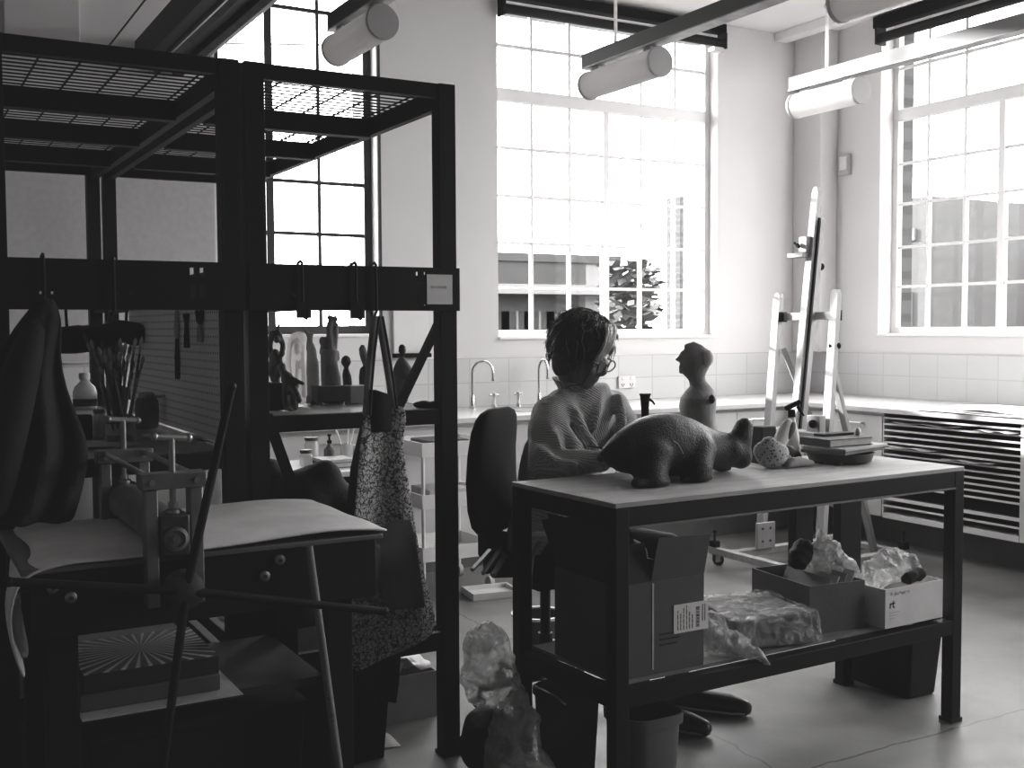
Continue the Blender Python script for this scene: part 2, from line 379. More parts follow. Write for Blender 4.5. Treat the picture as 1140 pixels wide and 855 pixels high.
def window(name,wd,axis,pf,verts,rows,thick,transom,m,fw=.035,panes=True):
    a,b,c,d=wd
    def B(mb,u0,u1,z0,z1,t=.03):
        if axis=='y': mb.box(u0,u1,pf-t/2,pf+t/2,z0,z1)
        else: mb.box(pf-t/2,pf+t/2,u0,u1,z0,z1)
    fr=MB(); B(fr,a,a+fw,c,d,.05); B(fr,b-fw,b,c,d,.05); B(fr,a+fw,b-fw,c,c+fw,.05); B(fr,a+fw,b-fw,d-fw,d,.05)
    root=struct(name,fr,m)
    root.name=name
    mu=MB()
    for v in verts: B(mu,v-.011,v+.011,c+fw,d-fw)
    for v in thick: B(mu,v-.024,v+.024,c+fw,transom[0],.045)
    for r in rows: B(mu,a+fw,b-fw,r-.010,r+.010,.026)
    obj('muntins',mu,m,root)
    tr=MB(); B(tr,a+fw,b-fw,transom[0],transom[1],.06); obj('transom',tr,m,root)
    if panes:
        g=MB(); B(g,a+fw,b-fw,c+fw,d-fw,.004); obj('panes',g,M['pane'],root)
    return root
vx2=[3.911, 4.219, 4.833, 5.142]; tx2=[4.524]
w2=window('window_2',W2,'y',YF,vx2,[1.695,1.998,2.314,2.637,3.318],tx2,(2.945,3.030),M['winwhite'],.045)
w2.location.y+=0
vy3=[5.438, 5.127]; ty3=[4.837]
vy3=vy3+[ty3[0]-(vy3[1]-ty3[0])*k for k in (1,2,3,5,6)]; ty3=ty3+[ty3[0]-4*(vy3[1]-ty3[0]) ]
w3=window('window_3',W3,'x',XF,vy3,[2.606, 2.312, 1.997, 1.708]+[3.30],ty3,(2.919,3.002),M['winwhite'],.045)
w4=window('fill_window',W_FILL,'x',XF,[0.0,.85],[1.70,1.99,2.30,2.62,3.30],[.42],(2.88,2.965),M['winwhite'],.045)  # out-of-view window, added to give front fill light
vx1=[2.383]; tx1=[2.069]
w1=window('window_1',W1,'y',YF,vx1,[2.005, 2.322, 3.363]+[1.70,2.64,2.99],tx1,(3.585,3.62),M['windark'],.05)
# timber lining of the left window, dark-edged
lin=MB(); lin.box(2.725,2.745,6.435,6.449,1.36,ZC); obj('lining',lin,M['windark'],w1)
# inner sills
for n,(a,b,c,d) in (('trim_4',W1),('trim_5',W2)): struct(n,MB().box(a-.0,b+.0,6.43,6.54,c-.02,c-.001),M['winwhite'],bevel=.004)
struct('trim_6',MB().box(6.38,6.54,W3[0],W3[1],W3[2]-.02,W3[2]-.001),M['winwhite'],bevel=.004)
# wall tiles above the worktops
M['tile']=tiles('white_wall_tiles',.62,.50,.2985,.16,off=(0.22299999999999986,-.899,0),plane='xz',rough=.2,msize=.004,var=.02)
M['tiley']=tiles('white_wall_tiles_side',.62,.52,.24,.16,off=(0.07799999999999985,-.899,0),plane='yz',rough=.2,msize=.004,var=.02)
struct('trim_7',MB().box(.2,6.385,6.44,6.4495,.899,1.222),M['tile'])
struct('trim_8',MB().box(6.385,6.3995,2.0,6.44,.899,1.222),M['tiley'])

obj('pinboard',MB().box(.15,1.70,6.425,6.4395,1.24,2.46),mat('pinboard_felt',.52,.9,var=.06,scale=30),None,'large plain grey pinboard on the back wall behind the racks, left of the left window','pinboard')
# roller blinds rolled up above two of the windows
def blind(name,label,loc,mk):
    t=thing(name,label,'blind',loc)
    mk(t); return t
def mk_b2(t):
    obj('headrail',MB().box(3.58,5.47,6.36,6.445,3.575,3.64),M['blackm'],t,bevel=.004)
    obj('roller',MB().tube([(3.60,6.385,3.505),(5.45,6.385,3.505)],.032,16),M['black'],t)
    for xa in (3.585,5.45): obj('bracket',MB().box(xa,xa+.015,6.35,6.445,3.46,3.5745),M['black'],t)
    obj('pull_bracket',MB().box(5.36,5.46,6.37,6.44,3.44,3.47),M['white'],t,bevel=.004)
blind('roller_blind','black roller blind rolled up over the middle window behind the seated woman',(4.52,6.44,3.5),mk_b2)
def mk_b3(t):
    obj('headrail',MB().box(6.31,6.395,2.35,5.75,3.57,3.65),M['blackm'],t,bevel=.004)
    obj('roller',MB().tube([(6.335,2.37,3.495),(6.335,5.70,3.495)],.035,16),M['black'],t)
    for ya in (5.70,2.36): obj('bracket',MB().box(6.30,6.395,ya,ya+.02,3.45,3.5695),M['black'],t)
blind('roller_blind','black roller blind rolled up over the right-hand window beside the easel',(6.39,4.0,3.5),mk_b3)

# ------------------------------------------------------------------ outside
def bld(name,label,mb,m,cat='building'):
    return obj(name,mb,m,None,label,cat)
OUT=mat('pale_render',.040,.8,var=.1,scale=1)
OUTD=mat('dark_cladding',.018,.8,var=.25,scale=.8)
OUTW=mat('white_render',.11,.8,var=.05,scale=1)
GROUND=mat('asphalt',.06,.9,var=.1,scale=1)
struct('ground',MB().box(-40,60,-20,60,-.6,-.3),GROUND)
a=thing('workshop_building','low dark building with a flat roof seen through the middle window','building',(9,20,-.3))
bx0,bx1=9.39,13.278
zt=2.928; zm=2.268
obj('upper_wall',MB().box(bx0,bx1,20,24,zm,zt),OUTD,a)
obj('end_wall',MB().box(bx1,bx1+.9,20.02,24,-.3,zt-.02),OUTW,a)
obj('lower_wall',MB().box(bx0,bx1,20.3,24,-.3,zm),OUT,a)
for i in range(7):
    x=bx0+.25+i*(bx1-bx0)/7
    p=obj('window',MB().box(x,x+.75,20.22,20.3,.5,zm-.5),OUTD,a); obj('window_frame',MB().box(x+.35,x+.40,20.19,20.22,.5,zm-.5),OUTW,p)
obj('canopy',MB().box(bx0,bx1+.5,19.6,20.3,zm-.15,zm+.05),OUTW,a)
obj('fascia',MB().box(bx0,bx1+.9,19.95,20.0,zt-.12,zt+.05),OUTD,a)
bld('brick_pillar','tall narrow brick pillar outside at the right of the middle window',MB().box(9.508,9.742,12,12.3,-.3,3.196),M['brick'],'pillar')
b=thing('brick_building','long dark brick building with a flat roof seen through the right-hand window','building',(20,8,-.3))
y0,y1=-8.0,16.562
obj('wall',MB().box(20,24,y0,y1,-.3,3.038),OUTD,b)
obj('parapet',MB().box(19.9,24,y0,y1,3.0,3.094),OUTD,b)
for i in range(6):
    yy=y1-1.0-i*2.2; p=obj('window',MB().box(19.94,20,yy-1.2,yy,.4,1.7),OUT,b)
obj('downpipe',MB().tube([(19.9,y1-1.6,-.3),(19.9,y1-1.6,3.2)],.06,8),OUTW,b)
obj('awning',MB().box(19.0,20,y1-6,y1-2,1.75,1.85),OUTW,b)
c=thing('rendered_house','taller pale house with a small square window at the left of the right-hand window','building',(17,15,-.3))
hy0,hy1=13.25,13.839
obj('wall',MB().box(16,19,hy0,hy1+2,-.3,3.685),OUT,c)
obj('window',MB().box(15.95,16,13.531,13.728,2.932,3.139),OUTW,c)
obj('door',MB().box(15.95,16,13.589,13.748,-.3,2.023),OUTW,c)
def shrub(name,label,pos,r,h,n):
    t=thing(name,label,'tree',pos)
    x,y,z=pos
    mb=MB()
    for i in range(n):
        th=random.uniform(0,2*PI); rr=r*math.sqrt(random.random()); zz=random.uniform(h-1.6*r,h)
        p=V((x+rr*math.cos(th),y+rr*math.sin(th),z+zz)); a_=random.uniform(0,PI); s_=random.uniform(.08,.2)
        d=V((math.cos(a_),math.sin(a_),random.uniform(-.6,.6)))*s_; e=V((-math.sin(a_),math.cos(a_),random.uniform(-.8,.8)))*s_*.5
        mb.add([p-d,p+e,p+d,p-e],[(0,1,2,3)])
    obj('foliage',mb,M['leaf'],t); obj('trunk',MB().tube([(x,y,z),(x,y,z+h*.75)],.05),M['leaf'],t)
shrub('street_tree','small bushy street tree seen through the middle window beside the white wall',(11.574,16,-.3),.55,2.536+.3,420)
shrub('garden_shrub','low leafy shrub under the street tree seen through the middle window',(10.815,15,-.3),.5,1.857+.3,300)
pole=MB(); pole.tube([(14.613-2.2,18,-.3),(14.613-2.2,18,3.5)],.05); obj('signpost',pole,OUTD,None,'thin dark post standing behind the street tree outside','post')
for k,(za,zb) in enumerate(((7.2,7.9),(6.0,6.3),(4.9,5.9))):
    mb=MB(); mb.tube([(-6,14+k,za),(1,14+k,(za+zb)/2-.25),(8,14+k,zb)],.012,5); obj('overhead_wire',mb,M['black'],None,['topmost thin wire crossing the sky outside the left window','middle thin wire crossing the sky outside the left window','lowest thin wire, slanting across the sky outside the left window'][k],'wire','overhead wires')
# ------------------------------------------------------------------ hanging lights
def light_fitting(name,label,x,ynear,length,yend,zc=2.47,rail=True,rody=None,ztop=ZC):
    t=thing(name,label,'hanging light',(x,ynear,zc))
    obj('tube_shade',MB().tube([(x,ynear+.008,zc),(x,ynear+length-.008,zc)],.058,28),M['tubew'],t)
    for y0,y1 in ((ynear-.006,ynear+.010),(ynear+length-.010,ynear+length+.006)):
        obj('end_cap',MB().tube([(x,y0,zc),(x,y1,zc)],.061,28),M['white'],t,bevel=.002)
    for yb in (ynear+.04,ynear+length-.09): obj('bracket',MB().box(x-.015,x+.015,yb,yb+.05,zc+.054,zc+.0695),M['white'],t)
    if rail:
        obj('rail',MB().box(x-.03,x+.03,yend,ynear+length+.02,zc+.075,zc+.135),M['rail'],t,bevel=.003)
        obj('rail_lip',MB().box(x-.034,x+.034,yend,ynear+length+.02,zc+.070,zc+.0748),M['steel'],t)
    if rody is not None:
        obj('rod',MB().tube([(x,rody,zc+.135),(x,rody,ztop)],.007,8),M['tubew'],t)
        obj('rod_joint',MB().sph((x,rody,zc+.42),.017),M['tubew'],t)
    return t
M['rail']=mat('grey_metal_rail',.07,.5,.2,var=.1)
M['railw']=mat('sunlit_metal_rail',.42,.4,var=.05)  # paler copy of the rail, sunlight on it put into the colour
light_fitting('hanging_light','frosted tube light under a dark rail in front of the left window',1.53,3.557,.44,-3.0,rody=3.75,ztop=2.87)
light_fitting('hanging_light','frosted tube light on a dark rail in front of the middle window',2.715,3.557,.50,-3.0,rody=3.86)
light_fitting('hanging_light','frosted tube light cut off by the top of the photo, left of the right-hand blind',2.757,2.15,.50,0,rail=False)
M['rail']=M['railw']
light_fitting('hanging_light','brightly lit white tube light under a sunlit rail beside the right-hand window',3.83,3.557,.40,-3.0,rody=3.76)
t=thing('cable_tray','broad dark ceiling channel of several parallel metal strips at top left','ceiling beam',(1.42,6.4,2.85))
for i,(a,b,z0,z1,m) in enumerate(((1.277,1.345,2.87,3.02,'black'),(1.349,1.361,2.85,2.89,'steel'),(1.366,1.413,2.86,3.0,'cloth2'),(1.417,1.476,2.88,3.04,'black'),(1.481,1.532,2.85,2.98,'cloth2'),(1.536,1.574,2.87,3.01,'steel2'))):
    M.setdefault('steel2',mat('dull_steel',.14,.5,.4,var=.15))
    obj('channel',MB().box(a,b,-3.0,6.44,z0,z1),M[m],t,bevel=.003)
for yy in (.5,3.0,5.5): obj('hanger',MB().box(1.44,1.46,yy,yy+.02,3.03,ZC),M['black'],t)
obj('ceiling_cable',MB().tube([(1.121,6.44,2.95),(1.121,3,2.97),(1.121,-3.4,2.95)],.005,6),M['black'],None,'thin dark cable running across the ceiling at top left','cable')

# ------------------------------------------------------------------ storage racks (seen end-on)
YR=3.23; YRB=5.65
def slotted(mb,x0,x1,y0,y1,z0,z1,slots):
    x=x0
    for a,b,zs in sorted(slots):
        if a>x: mb.box(x,a,y0,y1,z0,z1)
        z=z0
        for c,d in sorted(zs):
            mb.box(a,b,y0,y1,z,c); z=d
        mb.box(a,b,y0,y1,z,z1); x=b
    mb.box(x,x1,y0,y1,z0,z1)
def hol(px): 
    return px
def rack(name,label,x0,x1,slots,shelfz,shelfd,cnr):
    t=thing(name,label,'shelving rack',((x0+x1)/2,YR,0))
    P=.058
    for x in (x0,x1-P):
        for y in (YR,YRB-P):
            mb=MB(); mb.box(x,x+.006,y,y+P,0,2.206); mb.box(x+P-.006,x+P,y,y+P,0,2.206); mb.box(x+.006,x+P-.006,y,y+.006,0,2.206)
            o=obj('post',mb,M['black'],t,bevel=.001)
            obj('foot',MB().box(x-.005,x+P+.005,y-.005,y+P+.005,0,.012),M['black'],o)
    # top deck frame
    for y in (YR+.004,YRB-.03): obj('top_beam',MB().box(x0+P,x1-P,y,y+.03,2.160,2.205),M['black'],t,bevel=.002)
    for x in (x0+.012,x1-.042): obj('side_beam',MB().box(x,x+.03,YR+P,YRB-P,2.135,2.200),M['black'],t,bevel=.002)
    for k in range(1,4):
        y=YR+k*(YRB-YR)/4; obj('cross_bar',MB().box(x0+.043,x1-.043,y,y+.05,2.125,2.192),M['black'],t,bevel=.002)
    md=MB(); 
    n=48
    for k in range(n):
        y=YR+.05+k*(YRB-YR-.1)/(n-1); md.box(x0+.04,x1-.04,y-.0022,y+.0022,2.1925,2.197)
    for k in range(6):
        x=x0+.06+k*(x1-x0-.12)/5; md.box(x-.0024,x+.0024,YR+.04,YRB-.04,2.1975,2.202)
    obj('wire_deck',md,M['black'],t)
    # end beam with hook slots
    mb=MB(); slotted(mb,x0-.0,x1+.0,YR-.022,YR-.002,1.476,1.614,slots); obj('end_beam',mb,M['black'],t)
    for x in (x0+.012,x1-.042): obj('side_beam',MB().box(x,x+.03,YR+P,YRB-P,1.50,1.60),M['black'],t,bevel=.002)
    # low shelf
    obj('shelf_beam',MB().box(x0+P,x1-P,YR+.004,YR+.034,shelfz-.05,shelfz),M['black'],t,bevel=.002)
    for x in (x0+.012,x1-.042): obj('shelf_side_beam',MB().box(x,x+.03,YR+P,YRB-P,shelfz-.05,shelfz-.002),M['black'],t,bevel=.002)
    obj('shelf',MB().box(x0+.045,x1-.045,YR+.036,YR+shelfd,shelfz-.02,shelfz),M['shelf'],t,bevel=.002)
    for z in (.42,):
        obj('bottom_beam',MB().box(x0+P,x1-P,YR+.004,YR+.034,z-.06,z),M['black'],t,bevel=.002)
        for x in (x0+.012,x1-.042): obj('bottom_side_beam',MB().box(x,x+.03,YR+P,YRB-P,z-.06,z-.002),M['black'],t,bevel=.002)
    return t
M['shelf']=mat('worn_shelf_board',.20,.5,var=.25,scale=7)
def px2x(l): return l
SL=[]
for a,b in [(0.775, 0.79), (0.803, 0.818)]: SL.append((a,b,[(1.505,1.55),(1.572,1.598)]))
for a in [0.379, 0.408, 0.576, 0.612]: SL.append((a-.004,a+.004,[(1.517,1.525)]))
rk1=rack('storage_rack','left black steel storage rack with a wire mesh top and dark coat hanging on it',.244,.934,SL,1.06,2.3,0)
SL=[]
for a,b in [(1.484, 1.499), (1.512, 1.525)]: SL.append((a,b,[(1.493,1.53),(1.568,1.60)]))
for a in [1.085, 1.116, 1.287, 1.317]: SL.append((a-.004,a+.004,[(1.517,1.525)]))
rk2=rack('storage_rack','right black steel storage rack with clay figures on its shelf and an apron hanging',.950,1.640,SL,1.158,.62,0)
obj('brace',MB().beam((1.60,3.242,1.475),(1.432,3.242,1.165),.026,.02,(0,1,0)),M['black'],rk2)
obj('brace',MB().beam((1.004, 3.245, 1.162),(1.109, 3.245, 0.859),.030,.02,(0,1,0)),M['black'],rk2)

# hooks over the end beams
for k,(x,lab) in enumerate(zip([0.386, 0.565, 1.105, 1.277, 1.343],['black hook holding the dark coat at far left','black hook above the jar of brushes','empty black hook left of the apron, above the pale draped figure','empty black hook next to the apron straps','black hook that carries the apron straps'])):
    mb=MB(); mb.tube([(x,3.236,1.60),(x,3.236,1.619),(x,3.21,1.624),(x,3.197,1.618),(x,3.195,1.55),(x,3.195,1.475),(x-.012,3.19,1.452),(x-.02,3.185,1.458),(x-.024,3.18,1.475)] if k not in (2,3) else [(x,3.236,1.60),(x,3.236,1.619),(x,3.21,1.624),(x,3.197,1.618),(x,3.195,1.55),(x,3.195,1.478),(x,3.185,1.455),(x,3.165,1.45),(x,3.15,1.462),(x,3.148,1.482)],.0045,8)
    if k in (2,3): mb.box(x-.022,x+.022,3.183,3.193,1.452,1.50)
    obj('hook',mb,M['black'],None,lab,'hook','hooks over the rack beams',root=None)
n=thing('paper_note','small pale paper note stuck on the beam of the right rack','note',(1.563,3.207,1.497))
obj('sheet',MB().box(1.522,1.612,3.2055,3.2075,1.497,1.592),M['label'],n)
mb=MB()
for i,(a,b) in enumerate(((1.535,1.545),(1.548,1.552),(1.556,1.560),(1.563,1.569),(1.572,1.578),(1.581,1.590))): mb.box(a,b,3.2045,3.2055,1.548,1.5555)
obj('handwriting',mb,M['paperg'],n)
# pegboard on the inner side of the left rack and the tools on it
obj('pegboard',MB().box(.895,.905,3.30,4.75,1.075,1.52),M['peg'],None,'pale perforated pegboard standing upright along the right side of the left rack','pegboard')
def plier(name,label,y,z,L,m):
    t=thing(name,label,'tool',(.885,y,z-L))
    x=.887
    obj('handles',MB().tube([(x,y-.012,z-L),(x,y-.016,z-L*.7),(x,y-.003,z-L*.42)],.0055,8).tube([(x,y+.018,z-L),(x,y+.016,z-L*.7),(x,y+.003,z-L*.42)],.0055,8),M[m],t)
    obj('jaws',MB().sph((x,y,z-L*.38),(.005,.014,.014)).tube([(x,y-.006,z-L*.38),(x,y-.010,z-.06),(x,y-.004,z)],[.007,.008,.003],8).tube([(x,y+.006,z-L*.38),(x,y+.010,z-.06),(x,y+.004,z)],[.007,.008,.003],8),M['steel'],t)
    return t
plier('pliers','long-handled pliers hanging on the pegboard by the left rack',3.872,1.49,.24,'rubber')
t=thing('pincers','small dark pincers hanging at the top right of the pegboard','tool',(.885,3.558,1.40))
yp=3.558
obj('jaws',MB().tube([(.887,yp-.03,1.48),(.887,yp-.02,1.45),(.887,yp,1.44)],.007).tube([(.887,yp+.03,1.48),(.887,yp+.02,1.45),(.887,yp,1.44)],.007),M['black'],t)
obj('handles',MB().tube([(.887,yp,1.44),(.887,yp-.016,1.41),(.887,yp-.014,1.38)],.006).tube([(.887,yp,1.44),(.887,yp+.016,1.41),(.887,yp+.014,1.38)],.006),M['steel'],t)
y2=3.738
obj('tin_snips',MB().tube([(.888,y2-.02,1.47),(.888,y2,1.44),(.888,y2+.015,1.36)],.007).tube([(.888,y2+.02,1.47),(.888,y2,1.44),(.888,y2-.015,1.36)],.007),M['black'],None,'small dark snips between the pliers and the pincers on the pegboard','tool')

# ------------------------------------------------------------------ coat on the far-left hook
rows=[((0.367, 3.1, 1.503), (0.393, 3.1, 1.503)), ((0.338, 3.1, 1.473), (0.41, 3.1, 1.473)), ((0.301, 3.1, 1.427), (0.417, 3.1, 1.426)), ((0.257, 3.1, 1.358), (0.407, 3.1, 1.356)), ((0.212, 3.1, 1.279), (0.418, 3.1, 1.273)), ((0.179, 3.1, 1.189), (0.451, 3.1, 1.177)), ((0.156, 3.1, 1.122), (0.477, 3.1, 1.104)), ((0.134, 3.1, 1.033), (0.456, 3.1, 1.009)), ((0.12, 3.1, 0.962), (0.437, 3.1, 0.934)), ((0.111, 3.1, 0.944), (0.427, 3.1, 0.915))]
mb=MB(); R=[]
for i,(l,r) in enumerate(rows):
    l,r=V(l),V(r); n=26; t_=i/(len(rows)-1)
    R.append([ (l.lerp(r,k/n)) + V((0,-(.010+.055*t_)*math.sin(k/n*PI)*1.2-.022*t_*math.sin(k/n*19+i*.35)-.012*math.sin(k*.9+i*.8)*t_,0)) for k in range(n+1)])
ct=thing('coat','dark limp coat hanging from a hook at the far left','coat',(V(rows[-1][0])+V(rows[-1][1]))/2)
obj('body',MB().grid(R),M['cloth'],ct,solid=.012,sub=1)
# a sleeve hanging down in front
sl=[(0.354, 3.07, 1.461), (0.303, 3.03, 1.302), (0.258, 3.04, 1.122), (0.22, 3.04, 0.921)]
obj('sleeve',MB().tube(sl,[.03,.05,.055,.045],14),M['cloth'],ct,sub=1)
obj('hanging_loop',MB().tube([(0.374, 3.12, 1.494), (0.385, 3.17, 1.519), (0.387, 3.12, 1.494)],.003,6),M['cloth2'],ct)

# ------------------------------------------------------------------ apron
ap=thing('apron','floral apron with a dark pocket band hanging by straps from the right rack','apron',(1.33, 3.12, 0.367))
YA=3.13
def sheet(rows,n,fold,fz,ph=0,yoff=0):
    R=[]
    m=len(rows)
    for i,(l,r) in enumerate(rows):
        l,r=V(l),V(r)
        R.append([l.lerp(r,k/n)+V((0,yoff-fold*(.3+.7*i/m)*math.sin(k/n*fz+ph+i*.25),0)) for k in range(n+1)])
    return R
bib=[((1.291, 3.13, 1.185), (1.395, 3.13, 1.18)), ((1.27, 3.13, 1.158), (1.41, 3.13, 1.152)), ((1.261, 3.13, 1.123), (1.4, 3.13, 1.116)), ((1.251, 3.13, 1.055), (1.393, 3.13, 1.047)), ((1.241, 3.13, 0.973), (1.408, 3.13, 0.962)), ((1.231, 3.13, 0.892), (1.422, 3.13, 0.876)), ((1.224, 3.13, 0.81), (1.437, 3.13, 0.79)), ((1.215, 3.13, 0.715), (1.454, 3.13, 0.689)), ((1.202, 3.13, 0.62), (1.484, 3.13, 0.585)), ((1.183, 3.13, 0.526), (1.518, 3.13, 0.48)), ((1.171, 3.13, 0.481), (1.495, 3.13, 0.434)), ((1.165, 3.13, 0.438), (1.389, 3.13, 0.404)), ((1.173, 3.13, 0.39), (1.257, 3.13, 0.376))]
obj('body',MB().grid(sheet(bib,24,.028,7.5)),M['apron'],ap,solid=.003,sub=1)
side=[((1.275, 3.165, 1.133), (1.322, 3.165, 1.131)), ((1.238, 3.165, 0.997), (1.327, 3.165, 0.991)), ((1.218, 3.165, 0.833), (1.324, 3.165, 0.823)), ((1.198, 3.165, 0.669), (1.322, 3.165, 0.654)), ((1.185, 3.165, 0.504), (1.29, 3.165, 0.489))]
obj('back_panel',MB().grid(sheet(side,8,.012,5)),M['cloth2'],ap,solid=.003)
band=[((1.356, 3.085, 0.838), (1.401, 3.085, 0.834)), ((1.291, 3.085, 0.811), (1.413, 3.085, 0.799)), ((1.279, 3.085, 0.779), (1.422, 3.085, 0.765)), ((1.274, 3.085, 0.675), (1.439, 3.085, 0.656)), ((1.3, 3.085, 0.595), (1.45, 3.085, 0.576)), ((1.323, 3.085, 0.564), (1.456, 3.085, 0.547))]
obj('pocket',MB().grid(sheet(band,10,.012,4)),M['apronband'],ap,solid=.003,sub=1)
band2=[((1.234, 3.075, 0.78), (1.298, 3.075, 0.773)), ((1.238, 3.075, 0.682), (1.297, 3.075, 0.675)), ((1.249, 3.075, 0.593), (1.293, 3.075, 0.587))]
obj('pocket',MB().grid(sheet(band2,8,.008,4)),M['apronband'],ap,solid=.003,sub=1)
lin_=[((1.305, 3.15, 1.197), (1.365, 3.15, 1.194)), ((1.302, 3.15, 1.166), (1.37, 3.15, 1.163)), ((1.301, 3.15, 1.133), (1.382, 3.15, 1.129)), ((1.304, 3.15, 1.1), (1.37, 3.15, 1.096))]
obj('lining',MB().grid([[V(a),V(b)] for a,b in [((1.283, 3.118, 1.235), (1.304, 3.118, 1.234)), ((1.283, 3.118, 1.218), (1.357, 3.118, 1.216)), ((1.285, 3.118, 1.158), (1.356, 3.118, 1.155)), ((1.288, 3.118, 1.114), (1.356, 3.118, 1.111)), ((1.291, 3.118, 1.106), (1.35, 3.118, 1.103))]]),M['apronin'],ap,solid=.004)
for pts in ([(1.324, 3.16, 1.458), (1.3, 3.14, 1.348), (1.285, 3.13, 1.245), (1.276, 3.125, 1.158)],[(1.338, 3.165, 1.458), (1.351, 3.15, 1.347), (1.361, 3.14, 1.256), (1.368, 3.13, 1.173)]):
    mb=MB(); L=[V(p)+V((-.013,0,0)) for p in pts]; Rr=[V(p)+V((.010,-.006,0)) for p in pts]
    obj('neck_strap',MB().grid([[a,b] for a,b in zip(L,Rr)]),M['strap'],ap,solid=.004)
    obj('neck_strap_edge',MB().tube([p+V((-.004,-.008,0)) for p in Rr],.004,6),M['cloth'],ap)
obj('dark_cloth',MB().grid(sheet([((1.247, 3.19, 0.475), (1.41, 3.19, 0.452)), ((1.252, 3.19, 0.404), (1.41, 3.19, 0.379)), ((1.256, 3.19, 0.318), (1.402, 3.19, 0.294)), ((1.262, 3.19, 0.254), (1.389, 3.19, 0.232))],10,.02,6)),M['cloth'],None,'black cloth hanging below the hem of the apron','cloth',solid=.006)
# ------------------------------------------------------------------ etching press
pr=thing('etching_press','dark metal etching press with a star wheel and grey felt on its bed','press',(.65,2.85,0))
for (x0,x1) in ((.30,.37),(.96,1.03)):
    for (y0,y1) in ((2.63,2.69),(3.06,3.12)):
        obj('leg',MB().box(x0,x1,y0,y1,.0125,.737),M['blackm'],pr,bevel=.004)
obj('side_girder',MB().box(.27,1.085,2.60,2.625,.737,.884),M['black'],pr,bevel=.004)
obj('side_girder',MB().box(.27,1.085,3.12,3.145,.737,.884),M['black'],pr,bevel=.004)
obj('end_girder',MB().box(1.06,1.084,2.626,3.119,.76,.884),M['black'],pr)
obj('bed',MB().box(.25,1.10,2.59,3.155,.885,.8985),M['steel2'],pr,bevel=.003)
obj('low_shelf',MB().box(.37,.96,2.66,3.10,.515,.535),M['cardd'],pr)
for (x,z) in ((.352,.826),(.315,.853),(.792,.823),(.83,.858)):
    b=MB().lathe((x,2.60,z),[(.013,0),(.013,.006),(.009,.009),(.0,.009)],16,(0,-1,0)); o=obj('bolt',b,M['steel'],pr)
    obj('bolt_socket',MB().lathe((x,2.5905,z),[(.005,0),(.005,.002),(.0,.002)],6,(0,-1,0)),M['ink'],o)
for Y0,zb in ((2.548,.79),(3.125,.90)):
    y1=Y0+.045
    for xa,xb in ((.507,.535),(.606,.636)):
        obj('upright',MB().box(xa,xb,Y0,y1,zb,1.058),M['steelk'] if 'steelk' in M else M.setdefault('steelk',mat('blackened_steel',.19,.45,.55,var=.3,scale=18)),pr,bevel=.003)
    c=obj('crossbar',MB().box(.498,.645,Y0-.003,y1+.003,1.0585,1.095),M['steelk'],pr,bevel=.003)
    for x in (.521,.621): obj('cap_bolt',MB().lathe((x,Y0-.003,1.076),[(.007,0),(.007,.005),(0,.005)],12,(0,-1,0)),M['steel'],c)
    ym=(Y0+y1)/2
    s=obj('screw_spindle',MB().tube([(.572,ym,1.005),(.572,ym,1.172)],.0075,12),M['steel'],pr)
    obj('spindle_handle',MB().tube([(.532,ym-.008,1.178),(.612,ym+.008,1.170)],.0075,12).sph((.612,ym+.008,1.170),.0095).sph((.532,ym-.008,1.178),.0095),M['steel'],s)
    bk=obj('bearing_block',MB().box(.538,.604,Y0-.006,y1+.006,.905,1.0),M['grille'],pr,bevel=.005)
    obj('bearing_cap',MB().lathe((.571,Y0-.006,.945),[(.028,0),(.028,.006),(.020,.009),(.020,.004),(.010,.004),(.010,.012),(0,.012)],24,(0,-1,0)),M['steelk'],bk)
    obj('spring_nut',MB().lathe((.572,ym,1.0005),[(.018,0),(.018,.008),(.011,.012),(.011,.024),(0,.024)],12),M['steel'],bk)
obj('upper_roller',MB().tube([(.571,2.60,.955),(.571,3.118,.955)],.048,32),M['steelk'],pr)
for x in (.521,.621): obj('tie_rod',MB().tube([(x,2.594,1.085),(x,3.124,1.085)],.007,10),M['steel'],pr)
hub=V((0.574, 2.53, 0.84))
sw=obj('hub',MB().lathe(hub+V((0,.012,0)),[(.03,0),(.03,.03),(.042,.03),(.042,.075),(.018,.085),(0,.085)],24,(0,-1,0)),M['grille'],pr)
for p in ((0.216, 2.47, 0.903),(1.05, 2.47, 0.73),(0.685, 2.47, 1.29),(0.515, 2.47, 0.441)):
    p=V(p); obj('wheel_spoke',MB().tube([V((hub.x,2.47,hub.z))+(p-hub)*.04,p],[.0105,.0095],12).sph(p,.011),M['black'],pr)
mb=MB()
prof=[(1.115,.902),(1.09,.907),(1.03,.914),(.95,.917),(.85,.914),(.75,.908),(.65,.905),(.55,.903),(.45,.902),(.37,.902),(.315,.900),(.275,.893),(.250,.872),(.236,.84),(.228,.79),(.232,.74),(.244,.69),(.256,.655)]
R=[]
for i,(x,z) in enumerate(prof):
    row=[]
    for k in range(17):
        y=2.582+k*(3.165-2.582)/16
        w=.004*math.sin(x*23+y*7)+.003*math.sin(y*19-x*11)
        t_=min(1,max(0,(.33-x)/.08))
        row.append((x+ (w*1.5 if t_>0 else 0)+ (.05*(k/16) if i>11 else 0), y, z+abs(w)*.8*(1-t_)+ (0 if i<12 else .02*math.sin(k*.6))))
    R.append(row)
obj('felt_blanket',MB().grid(R),M['felt'],None,'pale grey felt blanket lying on the press bed and curling over its left end','blanket',solid=.009,sub=1)
